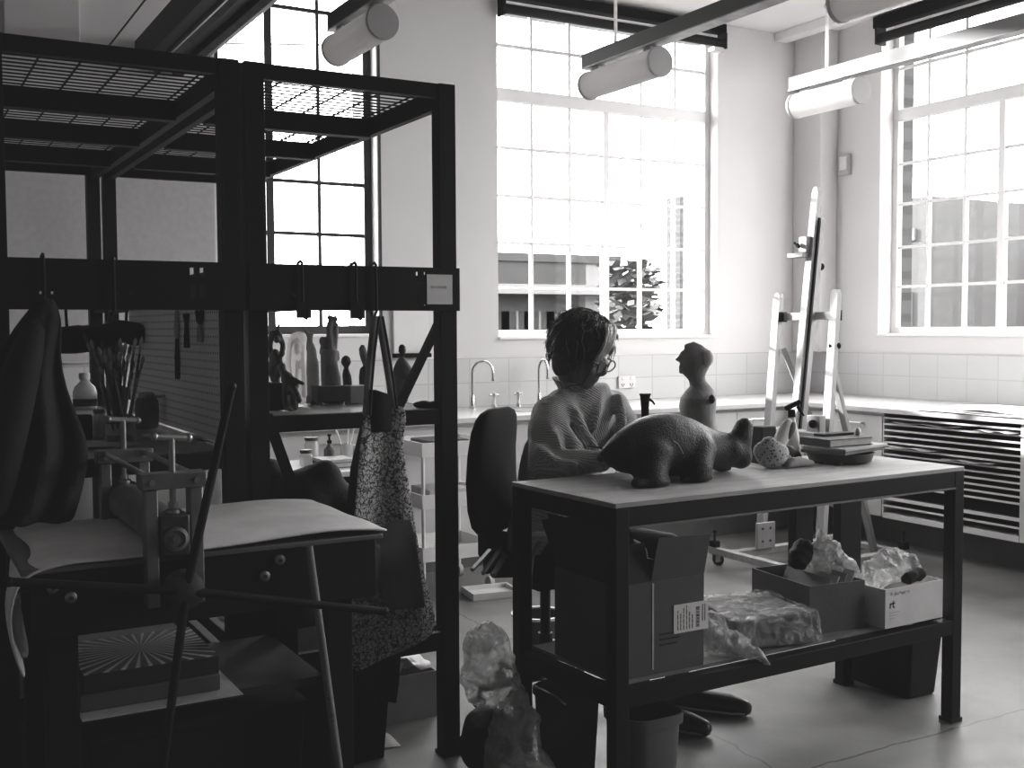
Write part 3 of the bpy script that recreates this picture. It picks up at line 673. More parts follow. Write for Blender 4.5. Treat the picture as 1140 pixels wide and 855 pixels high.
# boards under the press
b1=thing('print_board','board with a radiating sunburst print on top of the stack under the press','print',(.545,2.84,.625))
obj('board',MB().box(.385,.70,2.68,2.98,.578,.620),M['cardd'],b1,bevel=.002)
obj('printed_sheet',MB().box(.387,.698,2.682,2.978,.6205,.6225),sunburst('sunburst_print'),b1)
obj('print_board',MB().box(.375,.70,2.672,2.99,.5375,.577),M['card'],None,'plain brown board below the sunburst print under the press','board',bevel=.003)
obj('paper_sheet',MB().box(.372,.74,2.615,2.95,.5352,.5368),M['pages'],None,'pale sheet sticking out under the boards beneath the press','paper')
pw=MB().tube([(0.8957, 2.571, 0.8899),(0.9525, 2.5003, 0.2383),(1.06,2.42,.0)],[.0095,.0105,.011],14)
po=thing('wooden_pole','slim grey wooden pole leaning against the right end of the press','pole',(1.06,2.42,0))
obj('shaft',pw,mat('grey_pole_wood',.17,.6,var=.25,scale=4),po)
mb=MB(); p0=V((0.9143, 2.5276, 0.5668)); p1=V((0.93, 2.5123, 0.4598)); dd=(p1-p0); L_=dd.length; dd.normalize(); sx=V((.868,-.496,0))
for i,(kind) in enumerate('OHIEHLEI'):
    c=p0+dd*(L_*(i+.5)/8); h=.0045; w=.0042
    seg=lambda a,b: mb.beam(c+sx*a[0]*h+dd*a[1]*w,c+sx*b[0]*h+dd*b[1]*w,.0012,.0012)
    if kind=='O':
        for q in range(10): seg((math.cos(q*PI/5),math.sin(q*PI/5)),(math.cos((q+1)*PI/5),math.sin((q+1)*PI/5)))
    elif kind=='I': seg((-1,0),(1,0))
    else:
        seg((-1,-1),(1,-1)); seg((-1,-1),(-1,1) if kind in 'LE' else (-1,-.9))
        if kind=='H': seg((0,-1),(0,1)); seg((-1,1),(1,1))
        if kind=='E': seg((0,-1),(0,.7)); seg((1,-1),(1,1))
obj('stamped_lettering',mb,M['ink'],po)

# ------------------------------------------------------------------ things on the left rack shelf
jb=V((0.648, 3.621, 1.062)); dj=3.35
bj=thing('brush_jar','wide glass jar crammed with paint brushes on the left rack shelf','jar',jb)
obj('glass',MB().lathe(jb,[(.035,.0),(.042,.004),(.043,.085),(.040,.092),(.037,.092),(.039,.085),(.038,.008),(0,.008)],28),clear('jar_glass',.35,.25,.1),bj)
obj('label_band',MB().lathe(jb,[(.0437,.03),(.0437,.065)],28,cap=False),M['paperg'],bj)
tips=[(0.5289, 3.5029, 1.4079), (0.5637, 3.5973, 1.3908), (0.5651, 3.48, 1.3702), (0.6011, 3.6334, 1.3874), (0.5831, 3.4684, 1.3486), (0.6121, 3.5658, 1.3243), (0.6164, 3.5086, 1.3746), (0.6525, 3.6045, 1.3955), (0.6377, 3.4393, 1.3831), (0.6687, 3.5363, 1.3736), (0.6737, 3.4771, 1.396), (0.7007, 3.5195, 1.3983), (0.6678, 3.4172, 1.2999), (0.7038, 3.5143, 1.3403), (0.5774, 3.6093, 1.3351), (0.6125, 3.45, 1.3216)]
for i,p in enumerate(tips):
    p=V(p); foot=jb+V((random.uniform(-.022,.022),random.uniform(-.02,.02),.014)); 
    d=(p-foot); L_=d.length; d.normalize()
    br=thing('paint_brush',['paint brush leaning far left out of the glass jar','paint brush with a curled tip, second from the left in the jar','short paint brush at the left of the jar','thin paint brush behind the left brushes in the jar','stubby paint brush low on the left of the jar','low paint brush left of the jar centre','pale-tipped paint brush just left of the jar centre','tallest upright paint brush in the middle of the jar','paint brush right of the middle of the jar','slim paint brush beside the two right-leaning ones','paint brush leaning right in the jar, the inner one','paint brush leaning farthest right out of the jar','short pale paint brush low on the right of the jar','thin paint brush at the right edge of the jar','short dark paint brush at the left back of the jar','shortest paint brush at the front of the jar'][i],'brush',foot,'brushes in the jar')
    flip=i%3==0
    obj('handle',MB().tube([foot,foot+d*L_*.45,p-d*.055],[.0022,.0042,.003],8),[M['steelk'],M['wood'],M['cloth2'],M['black']][i%4],br)
    obj('ferrule',MB().tube([p-d*.055,p-d*.028],[.0034,.0045],8),M['steel'],br)
    obj('bristles',MB().tube([p-d*.028,p-d*.012,p],[.0048,.0062,.0015],8),M['pages'] if i%3 else M['hair'],br)
for i,p in enumerate([(0.5943, 3.5532, 1.3304), (0.6144, 3.5897, 1.3626), (0.5991, 3.4337, 1.3063), (0.6182, 3.4487, 1.3538), (0.6545, 3.5649, 1.329), (0.6397, 3.413, 1.3487), (0.6769, 3.5287, 1.3239), (0.568, 3.4749, 1.3112), (0.6513, 3.4263, 1.2946), (0.6471, 3.5486, 1.3738)]):
    p=V(p); foot=jb+V((random.uniform(-.025,.025),random.uniform(-.022,.022),.014)); d=(p-foot); L_=d.length; d.normalize()
    br=thing('paint_brush','thin brush among the crowded middle brushes in the glass jar','brush',foot,'crowded brushes in the middle of the jar')
    obj('handle',MB().tube([foot,foot+d*L_*.45,p-d*.05],[.002,.0038,.0028],8),[M['wood'],M['steelk'],M['pages'],M['cloth2']][i%4],br)
    obj('ferrule',MB().tube([p-d*.05,p-d*.026],[.0032,.0042],8),M['steel'],br); obj('bristles',MB().tube([p-d*.026,p-d*.010,p],[.0045,.0056,.0018],8),M['pages'] if i%2 else M['claym'],br)
bb=V((0.804, 5.329, 1.062))
bt=thing('bottle','squat pale detergent bottle with a narrow cap at the back of the left rack shelf','bottle',bb)
obj('body',MB().ell([(bb.x,bb.y,bb.z+z,a,a*.6) for z,a in ((0,.046),(.006,.053),(.075,.055),(.10,.046),(.122,.024),(.128,.021),(.134,.021))],(.868,-.496),24),clear('milky_bottle',.75,.55,.3),bt,sub=0)
obj('cap',MB().lathe(bb+V((0,0,.1345)),[(.024,0),(.024,.026),(.021,.029),(0,.029)],20),M['paperg'],bt)
obj('bottle_label',MB().ell([(bb.x,bb.y,bb.z+z,a,a*.6) for z,a in ((.012,.0545),(.045,.0555))],(.868,-.496),24,cap=False),M['ink'],bt)
cb=V((0.834, 4.13, 1.062))
cn=thing('canister','round grey canister with a lid and side handle beside the brush jar','canister',cb)
obj('body',MB().lathe(cb,[(.036,0),(.040,.005),(.042,.06),(.040,.10),(.033,.112),(0,.112)],24),M['claym'],cn)
obj('lid',MB().lathe(cb+V((0,0,.1125)),[(.028,0),(.028,.014),(.020,.02),(0,.02)],20),M['steelk'],cn)
obj('handle',MB().tube([cb+V((.02,0,.115)),cb+V((.06,-.02,.118)),cb+V((.075,-.03,.118))],.004,8),M['steel'],cn)
gb=V((0.627, 3.872, 1.062))
gj=thing('glass_jar','small patterned glass jar between the detergent bottle and the brush jar','jar',gb)
obj('glass',MB().lathe(gb,[(.018,0),(.020,.004),(.020,.07),(.016,.08)],18),clear('patterned_glass',.6,.5,.2),gj)
obj('lid',MB().lathe(gb+V((0,0,.0802)),[(.019,0),(.019,.014),(0,.015)],18),M['steelk'],gj)
db=V((0.569, 3.839, 1.062))
obj('dark_tin',MB().lathe(db,[(.03,0),(.031,.004),(.031,.075),(.029,.08),(.026,.08),(.026,.01),(0,.01)],20),M['blackm'],None,'dark open tin half hidden by the coat on the left rack shelf','tin')
bg=thing('hanging_bag','dark soft bag hanging at the back of the left rack above the brushes','bag',(0.7171, 4.5435, 1.3202))
obj('body',MB().limb([((0.6065, 4.6102, 1.3803),.055),((0.6643, 4.5773, 1.3834),.058),((0.7404, 4.5343, 1.3899),.052),((0.814, 4.4938, 1.4174),.045),((0.8622, 4.4654, 1.4032),.05)],12),M['cloth'],bg,remesh=.015,smooth=4)
obj('strap',MB().tube([(0.6346, 4.5956, 1.4045),(0.6298, 4.6069, 1.5512)],.006,6).tube([(0.8325, 4.4836, 1.4243),(0.8428, 4.4861, 1.5674)],.006,6),M['cloth'],bg)
for k,(x,y,lab) in enumerate(((100,497,'pale loose sheet lying left on the left rack shelf'),(205,486,'curling paper sheets lying below the pegboard on the left rack shelf'))):
    p=V([(0.552, 3.588, 1.062), (0.863, 3.72, 1.062)][k]); mb=MB(); R=[]
    for i in range(5): R.append([(p.x-.11+.06*i, p.y-.10+.05*j, p.z+.003+.006*abs(math.sin(i*1.1+j*.7+k))) for j in range(5)])
    obj('paper_sheet',MB().grid(R),M['pages'],None,lab,'paper',solid=.002)

# ------------------------------------------------------------------ clay figures on the right rack shelf
ZS=1.1595
U2=(.868,-.496)
def fig(name,label,rows,m,asp=.7,cat='sculpture',parent=None,remesh=0,extra=None,pname='figure'):
    zmin=min(r[2] for r in rows)
    rows=sorted([(x,y,max(z,ZS),a) for x,y,z,a in rows],key=lambda r:r[2])
    mb=MB().ell([(x,y,z,a,a*asp) for x,y,z,a in rows],U2,18)
    if extra: extra(mb)
    if parent is None: return obj(name,mb,m,None,label,cat,'clay figures on the rack shelf',remesh=remesh,smooth=3 if remesh else 0)
    return obj(pname,mb,m,parent,remesh=remesh,smooth=3 if remesh else 0)
fig('draped_bust','tall white veiled bust standing behind the crouching figure',[(1.2334, 3.6132, 1.4116, 0.0046), (1.2332, 3.6129, 1.4055, 0.0228), (1.2308, 3.6134, 1.3903, 0.0312), (1.2261, 3.6147, 1.366, 0.0327), (1.224, 3.6144, 1.3417, 0.0327), (1.222, 3.6141, 1.3174, 0.0358), (1.2202, 3.613, 1.2809, 0.0365), (1.2205, 3.6107, 1.2444, 0.035), (1.2195, 3.6068, 1.1669, 0.0335)],M['veil'],.75,
    extra=lambda mb: mb.limb([((1.214, 3.5713, 1.3847),.010),((1.2223, 3.5421, 1.3609),.008),((1.2227, 3.5376, 1.2891),.009),((1.2227, 3.5324, 1.1995),.010)],8).limb([((1.2007, 3.5785, 1.3787),.008),((1.1881, 3.5711, 1.325),.007),((1.1904, 3.5641, 1.2291),.008)],8).limb([((1.2003, 3.5319, 1.3672),.012),((1.1996, 3.5309, 1.3435),.010)],8).limb([((1.2053, 3.549, 1.3132),.006),((1.1967, 3.5473, 1.1996),.007)],8),remesh=.005)
fig('slab_figure','tall smooth grey slab-shaped figure just right of the white veiled bust',[(1.2887, 3.6681, 1.3771, 0.0109), (1.2923, 3.6653, 1.3647, 0.0171), (1.2957, 3.6619, 1.3398, 0.0186), (1.2971, 3.6587, 1.2995, 0.0217), (1.2954, 3.6563, 1.2405, 0.0249), (1.2931, 3.653, 1.162, 0.0249)],M['claym'],.5,
    extra=lambda mb: mb.limb([((1.2909, 3.6653, 1.3771),.012),((1.2862, 3.6693, 1.3988),.013),((1.2725, 3.6664, 1.4144),.008)],8).limb([((1.2911, 3.6655, 1.3833),.01),((1.2998, 3.6618, 1.405),.006)],8),remesh=.006)
FP={(364, 352.5): (1.3728, 3.7157, 1.463), (366.5, 350.5): (1.3799, 3.7121, 1.4693), (369, 352): (1.3866, 3.7079, 1.4645), (371, 352.5): (1.3921, 3.7047, 1.4629), (373.5, 351): (1.3991, 3.701, 1.4676), (376, 354): (1.4057, 3.6966, 1.458)}
def hands(mb):
    mb.limb([((1.3826, 3.7023, 1.3283),.014),((1.3801, 3.7069, 1.3822),.012),((1.3771, 3.7108, 1.4202),.012),((1.3861, 3.7071, 1.4455),.006)],8)
    mb.limb([((1.3916, 3.7086, 1.328),.014),((1.3988, 3.7077, 1.382),.011),((1.4027, 3.7077, 1.4201),.010),((1.3979, 3.7119, 1.4455),.005)],8)
    mb.limb([((1.3798, 3.7092, 1.4202),.008),((1.3735, 3.714, 1.4392),.005)],8); mb.limb([((1.4027, 3.7077, 1.4201),.008),((1.41, 3.7044, 1.4359),.004)],8)
    for q in ((364,352.5),(366.5,350.5),(369,352)): mb.limb([((1.3831, 3.7085, 1.4392),.005),(FP[q],.0035)],6)
    for q in ((371,352.5),(373.5,351),(376,354)): mb.limb([((1.4005, 3.7101, 1.4391),.005),(FP[q],.0035)],6)
    mb.sph((1.3578, 3.7192, 1.376),(.014,.014,.018)); mb.limb([((1.3588, 3.7179, 1.3633),.010),((1.3581, 3.7168, 1.338),.016)],8)
    mb.limb([((1.4028, 3.6898, 1.3124),.007),((1.4036, 3.691, 1.3409),.004)],8)
fig('two_figure_sculpture','dark clay pair with raised hands behind the small wooden box on feet',[(1.3717, 3.6947, 1.3476, 0.03), (1.3688, 3.6947, 1.3192, 0.0292), (1.3711, 3.6911, 1.2813, 0.0316), (1.3736, 3.6879, 1.2497, 0.0356), (1.3742, 3.686, 1.2245, 0.0356), (1.3722, 3.6833, 1.1582, 0.0356)],M['claym'],.6,extra=hands,remesh=.0042)
def childhead(mb): mb.sph((1.4375, 3.7041, 1.304),(.0185,.0185,.022)); mb.sph((1.4478, 3.6864, 1.3004),.004)
fig('child_bust','small black bust of a round-headed child, right of the pair with raised hands',[(1.439, 3.704, 1.2858, 0.0088), (1.4373, 3.7043, 1.273, 0.012), (1.4382, 3.7028, 1.2571, 0.0168), (1.4396, 3.7007, 1.2347, 0.0176), (1.4404, 3.6991, 1.2155, 0.0176), (1.4386, 3.6966, 1.1549, 0.0176)],M['clayk'],.6,extra=childhead,remesh=.005)
sb=thing('small_bust','small bust with a pale head and dark shoulders just left of the apron straps','sculpture',(1.464, 3.598, 1.159),'clay figures on the rack shelf')
fig('','',[(1.5077, 3.7047, 1.2843, 0.0089), (1.5074, 3.7043, 1.2746, 0.0169), (1.508, 3.7023, 1.2456, 0.0218), (1.5091, 3.6997, 1.2134, 0.0226), (1.5073, 3.6972, 1.1538, 0.0226)],M['clayk'],.6,parent=sb,pname='torso')
fig('','',[(1.5044, 3.7111, 1.3616, 0.0056), (1.5033, 3.7109, 1.3487, 0.0129), (1.5056, 3.7085, 1.3294, 0.0145), (1.5085, 3.7057, 1.31, 0.0137), (1.5108, 3.7035, 1.2939, 0.0105), (1.5084, 3.7043, 1.2843, 0.0064)],M['claym'],.8,parent=sb,pname='head')
cl=thing('cape_figure','grey figure of a woman in a wide cape, right of the apron straps','sculpture',(1.496, 3.365, 1.159),'clay figures on the rack shelf')
fig('','',[(1.6021, 3.5925, 1.2407, 0.0255), (1.6006, 3.5918, 1.2153, 0.0263), (1.5983, 3.5913, 1.1835, 0.0263), (1.5964, 3.59, 1.1421, 0.0255)],M['claym'],.7,parent=cl,pname='skirt')
fig('','',[(1.6066, 3.5947, 1.3234, 0.0056), (1.605, 3.5951, 1.3139, 0.0104), (1.6053, 3.5942, 1.3011, 0.0207), (1.6074, 3.5917, 1.2789, 0.0334), (1.6101, 3.5886, 1.2534, 0.0406), (1.6091, 3.5886, 1.2438, 0.0366), (1.6034, 3.5916, 1.2391, 0.0239)],M['claym'],.55,parent=cl,pname='cape')
fig('','',[(1.6071, 3.5968, 1.3632, 0.0048), (1.6073, 3.5962, 1.3552, 0.0123), (1.6071, 3.5954, 1.3393, 0.0135), (1.6075, 3.5945, 1.3282, 0.008), (1.6071, 3.5943, 1.3202, 0.0053)],M['clayk'],.9,parent=cl,pname='head')
def tangle(mb):
    for a in ((((1.1167, 3.5357, 1.4035),.012),((1.108, 3.5386, 1.3683),.011),((1.1059, 3.5147, 1.3335),.012),((1.1205, 3.505, 1.31),.014)),
              (((1.1372, 3.524, 1.4034),.009),((1.1463, 3.5167, 1.368),.010),((1.1366, 3.4975, 1.3391),.010),((1.1183, 3.507, 1.3217),.014)),
              (((1.1079, 3.5125, 1.3159),.012),((1.1018, 3.514, 1.2809),.011),((1.1111, 3.507, 1.2516),.010)),
              (((1.1283, 3.5009, 1.3158),.012),((1.1299, 3.4982, 1.2865),.013),((1.1191, 3.5031, 1.2632),.011),((1.1208, 3.5004, 1.234),.012)),
              (((1.1298, 3.5289, 1.4152),.006),((1.1381, 3.5254, 1.4357),.005))): mb.limb(a,8)
    mb.sph((1.1227, 3.5082, 1.386),(.011,.011,.014)); mb.sph((1.1102, 3.4899, 1.3455),(.013,.013,.012))
mb=MB(); tangle(mb); obj('tangled_figures',mb,M['clayk'],None,'dark openwork sculpture of tangled figures on the leftmost dark box','sculpture','clay figures on the rack shelf',remesh=.0055,smooth=2)
mb=MB(); mb.sph((1.1116, 3.4229, 1.2979),(.014,.014,.016)); mb.limb([((1.1137, 3.4209, 1.2835),.012),((1.1254, 3.4128, 1.2606),.022),((1.1423, 3.402, 1.2404),.018)],10); mb.limb([((1.1273, 3.4004, 1.2639),.011),((1.1436, 3.379, 1.2556),.009),((1.1607, 3.3688, 1.247),.007)],8)
mb.limb([((1.1347, 3.4061, 1.2376),.016),((1.1447, 3.3757, 1.2101),.011),((1.1525, 3.3818, 1.1923),.010)],8); mb.limb([((1.12, 3.4149, 1.2434),.012),((1.1163, 3.4147, 1.2034),.012),((1.1201, 3.4102, 1.1633),.011),((1.126, 3.3836, 1.1618),.009)],8); mb.limb([((1.136, 3.4281, 1.2309),.014),((1.1471, 3.419, 1.1847),.018),((1.1441, 3.4197, 1.1675),.018)],8)
for v in mb.v: v.z=max(v.z,ZS)
obj('crouching_figure',mb,M['clayk'],None,'dark crouching figure leaning right beside the leftmost dark box','sculpture','clay figures on the rack shelf',remesh=.0055,smooth=2)
def shelf_box(name,label,p,q,dep,h,m,feet=False):
    # p,q: front-left / front-right base corners
    p,q=V(p),V(q); dv=V((0,dep,0)); z=V((0,0,.012 if feet else .0008))
    t=thing(name,label,'box',(p+q)/2,'boxes among the clay figures')
    b=[p+z,q+z,q+z+dv,p+z+dv]; hh=V((0,0,h))
    obj('body',MB().hexa(b+[v+hh for v in b]),m,t,bevel=.002)
    if feet:
        mb=MB()
        for v in (p,q,p+dv,q+dv):
            w=v+((p+q)/2+dv/2-v)*.12; mb.box(w.x-.008,w.x+.008,w.y-.008,w.y+.008,p.z,p.z+.0118)
        obj('feet',mb,m,t)
    return t
shelf_box('dark_box','leftmost plain dark box under the tangled figures on the rack shelf',(1.064, 3.439, 1.159),(1.117, 3.427, 1.159),.10,.088,M['cardd'])
shelf_box('wooden_box','dark wooden box on small feet in front of the pair with raised hands',(1.287, 3.583, 1.159),(1.394, 3.564, 1.159),.07,.053,M['cloth2'],True)
shelf_box('pale_box','pale cardboard box right of the box on feet',(1.413, 3.605, 1.159),(1.48, 3.598, 1.159),.06,.062,M['cardl'])
shelf_box('grey_block','grey block below the smooth slab figure',(1.327, 3.834, 1.159),(1.371, 3.834, 1.159),.05,.07,M['paperg'])
mb=MB()
for (x,y,r) in ((467,451.5,.012),(472,450.5,.014),(478,451.5,.012),(484,451,.013),(488,452,.011)): 
    p=V([(1.54, 3.311, 1.159), (1.553, 3.303, 1.159), (1.567, 3.293, 1.159), (1.582, 3.283, 1.159), (1.592, 3.276, 1.159)][[467,472,478,484,488].index(x)]); mb.sph(p+V((0,0,r*.8)),(r*1.9,r*1.5,r*.9),10,7)
obj('clay_lumps',mb,M['clayk'],None,'low dark lumps of clay lying at the right end of the rack shelf','clay')

# ------------------------------------------------------------------ desk, bag, trolley and board behind the racks
dk=thing('side_desk','small dark desk with a pale top behind the right rack','desk',(1.71,5.02,0))
obj('desktop',MB().box(1.42,1.97,4.80,5.36,.735,.76),M['top'],dk,bevel=.003)
for x in (1.44,1.91):
    for y in (4.82,5.30): obj('leg',MB().box(x,x+.04,y,y+.04,0,.735),M['black'],dk)
obj('back_panel',MB().box(1.48,1.91,5.31,5.33,.45,.734),M['black'],dk)
obj('drawer_front',MB().box(1.48,1.91,4.83,4.85,.45,.734),M['blackm'],dk)
def jar(name,label,p,r,h,gm,lm,cat='jar',group='jars on the side desk'):
    p=V(p); t=thing(name,label,cat,p,group)
    obj('glass',MB().lathe(p,[(r*.9,0),(r,.004),(r,h*.8),(r*.85,h*.88),(r*.85,h)],20),gm,t)
    obj('lid',MB().lathe(p+V((0,0,h+.0005)),[(r*.95,0),(r*.95,.016),(0,.017)],20),lm,t)
    return t
jg=clear('clear_jar',.45,.55,.15)
jar('lidded_jar','short lidded glass jar in front of the taller one on the side desk',(1.775, 5.117, 0.76),.032,.06,jg,M['grille'])
jar('lidded_jar','taller dark-lidded glass jar at the back of the side desk',(1.885, 5.351, 0.76),.036,.095,jg,M['grille'])
p=V((1.897, 5.125, 0.76)); t=thing('pump_bottle','dark pump bottle standing beside the jars on the side desk','bottle',p)
obj('body',MB().lathe(p,[(.026,0),(.028,.004),(.028,.07),(.012,.088),(.010,.10)],18),M['claym'],t); obj('pump',MB().lathe(p+V((0,0,.1005)),[(.012,0),(.012,.014),(.005,.016),(.005,.035),(.010,.036),(.010,.044),(0,.045)],14),M['blackm'],t)
p=V((1.995, 5.149, 0.76)); t=thing('water_glass','clear glass holding paint brushes behind the books on the side desk','glass',p)
obj('glass',MB().lathe(p,[(.028,0),(.032,.09),(.030,.09),(.026,.006),(0,.006)],18),jg,t)
for k,dx in enumerate((-.05,.02,.05)): obj('brush',MB().tube([p+V((0,0,.01)),p+V((dx,.02,.17))],.004,6),M['paper'],t)
for k,(z,lab,m) in enumerate(((.7605,'dark thick book at the bottom of the pair on the side desk','book'),(.787,'pale thin book on top of the dark one on the side desk','paperg'))):
    p=V((1.879, 4.931, 0.76)); t=thing('book',lab,'book',(p.x,p.y,z),'books on the side desk')
    h=.026 if k==0 else .014
    obj('pages',MB().box(p.x-.075,p.x+.072,p.y+.003,p.y+.16,z+.003,z+h-.003),M['pages'],t)
    c=MB(); c.box(p.x-.08,p.x+.075,p.y,p.y+.163,z,z+.0028); c.box(p.x-.08,p.x+.075,p.y,p.y+.163,z+h-.0028,z+h-.0001); c.box(p.x-.08,p.x-.0765,p.y,p.y+.163,z+.0028,z+h-.0028); obj('cover',c,M[m],t)
p=V((1.994, 4.98, 0.76)); obj('tumbler',MB().lathe(p,[(.024,0),(.028,.1),(.026,.1),(.022,.006),(0,.006)],18),M['white'],None,'white tumbler at the right end of the side desk','cup')
mb=MB(); mb.limb([((1.30,4.05,.14),.14),((1.30,4.05,.45),.15),((1.34,4.0,.66),.12),((1.42,3.97,.74),.07)],12); mb.limb([((1.38,4.0,.70),.09),((1.52,3.96,.64),.07),((1.56,3.95,.50),.05)],10); mb.limb([((1.25,4.1,.65),.10),((1.24,4.1,.78),.05)],10); mb.limb([((1.45,4.0,.3),.10),((1.46,4.0,.10),.10)],10)
for v in mb.v: v.x+=.03; v.z=min(v.z*1.15,.93)
t=thing('dark_holdall','dark slumped holdall with a shiny buckle behind the press','bag',(1.33,4.02,0))
obj('body',mb,M['cloth'],t,remesh=.02,smooth=6)
obj('buckle',MB().tube([(1.585,3.885,.72),(1.605,3.885,.69),(1.60,3.88,.665),(1.575,3.88,.67)],.009,8),M['steel'],t)
obj('strap',MB().tube([(1.595,3.885,.66),(1.63,3.88,.60),(1.645,3.88,.55)],.009,8),M['paperg'],t)
tr=thing('trolley','white three-tier utility trolley behind the apron','trolley',(2.64,5.42,0))
for z in (.19,.47,.745):
    mb=MB(); mb.box(2.44,2.86,5.22,5.62,z,z+.008); mb.box(2.44,2.86,5.22,5.228,z+.008,z+.075); mb.box(2.44,2.86,5.612,5.62,z+.008,z+.075); mb.box(2.44,2.448,5.228,5.612,z+.008,z+.075); mb.box(2.852,2.86,5.228,5.612,z+.008,z+.075)
    obj('tray',mb,M['white'],tr)
for x in (2.452,2.848):
    for y in (5.236,5.604): 
        o=obj('post',MB().tube([(x,y,.07),(x,y,.19)],.010,10).tube([(x,y,.198),(x,y,.47)],.010,10).tube([(x,y,.478),(x,y,.745)],.010,10),M['white'],tr)
        obj('caster',MB().tube([(x-.012,y,.035),(x+.012,y,.035)],.035,16),M['paperg'],o)
for z,lab in ((.755,'dark tray of paint lying on the top tier of the trolley'),(.48,'flat stack of drawings on the middle tier of the trolley')):
    obj('tray_contents',MB().box(2.50,2.74,5.26,5.50,z-.0015,z+.085 if z<.6 else z+.07),M['paperg'] if z<.6 else M['cloth2'],None,lab,'stack',bevel=.006)
wb=thing('wall_board','small white board with a dark ledge on the back wall, left of the taps','board',(2.93,6.40,1.235))
obj('panel',MB().box(2.815,3.055,6.425,6.4395,1.262,1.55),M['white'],wb,bevel=.002); obj('ledge',MB().box(2.81,3.06,6.385,6.4395,1.235,1.2615),M['blackm'],wb,bevel=.003)
# ------------------------------------------------------------------ base cabinets and worktops
struct('kickboard_back',MB().box(.2,5.74,5.78,5.80,0,.19),M['kick']); bpy.data.objects['kickboard_back'].name='baseboard_back'
struct('baseboard_right',MB().box(5.75,5.77,2.0,5.78,0,.19),M['kick'])
wt=thing('worktop','long pale worktop running under the middle window','worktop',(3.0,6.0,.87))
obj('slab',MB().box(.25,6.38,5.68,6.437,.866,.899),M['top'],wt,bevel=.004)
wt2=obj('worktop',MB().box(5.52,6.383,2.0,5.679,.866,.899),M['top'],None,'pale worktop running along the wall under the right-hand window','worktop',bevel=.004)
# sinks set in the worktop read as rims
for i,x in enumerate((3.55,4.05)):
    mb=MB(); 
    obj('sink',MB().lathe((x,6.08,.8995),[(.20,0),(.20,.004),(.17,.004),(.165,.001),(0,.001)],32),M['steel'],wt)
first=None
xs=[.30+.48*k for k in range(11)]
seam0=3.029
labs=['behind the left rack','second from the left, behind the rack','third from the left, behind the clay figures','under the clay figures','behind the side desk','left of the trolley','behind the trolley and the right rack post','directly left of the office chair','behind the office chair','behind the seated woman','behind the work table, nearest the easel']
x0=seam0-.4995*5
for k in range(10):
    a=x0+.4995*k; lab=['white base cabinet at the left end of the back wall','white base cabinet second from the left end of the back wall','white base cabinet below the clay figures','white base cabinet behind the side desk','white base cabinet behind the white trolley','white base cabinet directly left of the office chair','white base cabinet behind the office chair','white base cabinet behind the seated woman','white base cabinet behind the clay animal','white base cabinet nearest the easel'][k]
    if a+.4995>5.54: w=5.54-a-.002
    else: w=.4965
    if first is None or abs(w-.4965)>.001:
        t=thing('base_cabinet',lab,'cabinet',(a,5.72,0.19),'base cabinets along the back wall')
        obj('carcass',MB().box(a,a+w,5.742,6.42,.195,.864),M['cab'],t)
        d=obj('door',MB().box(a+.002,a+w-.002,5.722,5.741,.198,.840),M['cab'],t,bevel=.002)
        obj('handle',MB().tube([(a+w*.12,5.722,.790),(a+w*.12,5.700,.790),(a+w*.5,5.700,.790),(a+w*.5,5.722,.790)],.005,8),M['chrome'],d)
        if first is None: first=t
    else: dup(first,(a,5.72,.19),lab)
def tap(name,label,x,dx):
    y=6.30; t=thing(name,label,'tap',(x,y,.9))
    obj('base',MB().lathe((x,y,.8995),[(.022,0),(.022,.012),(.015,.02),(.013,.085),(.009,.09)],16),M['chrome'],t)
    c=MB(); path=[(x,y,.985),(x,y,1.13)]
    for k in range(1,11):
        a=PI*k/10; path.append((x+dx*.5*(1-math.cos(a)),y-.4*abs(dx)*.5*(1-math.cos(a)),1.13+.075*math.sin(a)))
    path.append((path[-1][0],path[-1][1],1.095)); obj('spout',MB().tube(path,.0095,12),M['chrome'],t)
    obj('nozzle',MB().tube([(path[-1][0],path[-1][1],1.0945),(path[-1][0],path[-1][1],1.078)],.012,12),M['chrome'],t)
tap('gooseneck_tap','chrome gooseneck tap standing left of the office chair back',3.306,.125)
tap('gooseneck_tap','chrome gooseneck tap partly hidden by the woman\'s shoulder',3.807,.055)
for i,px in enumerate([3.465, 3.648]):
    t=thing('tap_handle',['chrome cross-head tap valve next to the left gooseneck tap','chrome cross-head tap valve between the two gooseneck taps, nearer the woman'][i],'tap',(px,6.3,.9),'tap valves')
    obj('stem',MB().lathe((px,6.3,.8995),[(.018,0),(.018,.02),(.011,.028),(.011,.075)],14),M['chrome'],t)
    obj('cross_head',MB().tube([(px-.035,6.3,.985),(px+.035,6.3,.985)],.008,10).tube([(px,6.265,.985),(px,6.335,.985)],.008,10).sph((px,6.3,.988),.016),M['chrome'],t)
o=thing('power_socket','white double power socket on the tiles right of the woman\'s face','socket',(4.60,6.43,1.0))
obj('plate',MB().box(4.545,4.69,6.424,6.4395,.985,1.075),M['white'],o,bevel=.004)
for x in (4.58,4.655): 
    r=obj('rocker',MB().box(x-.010,x+.010,6.420,6.4238,1.045,1.065),M['paper'],o,bevel=.002)
    s=MB(); s.box(x-.012,x-.008,6.422,6.4238,1.005,1.02); s.box(x+.008,x+.012,6.422,6.4238,1.005,1.02); s.box(x-.002,x+.002,6.422,6.4238,.995,1.005); obj('socket_holes',s,M['ink'],o)
o=thing('wall_switch','small pale control box on the corner wall left of the right-hand window','switch',(6.37,6.05,2.56))
obj('case',MB().box(6.362,6.399,6.02,6.12,2.56,2.72),M['paperg'],o,bevel=.006); obj('face',MB().box(6.358,6.3618,6.035,6.105,2.60,2.70),M['white'],o,bevel=.004)

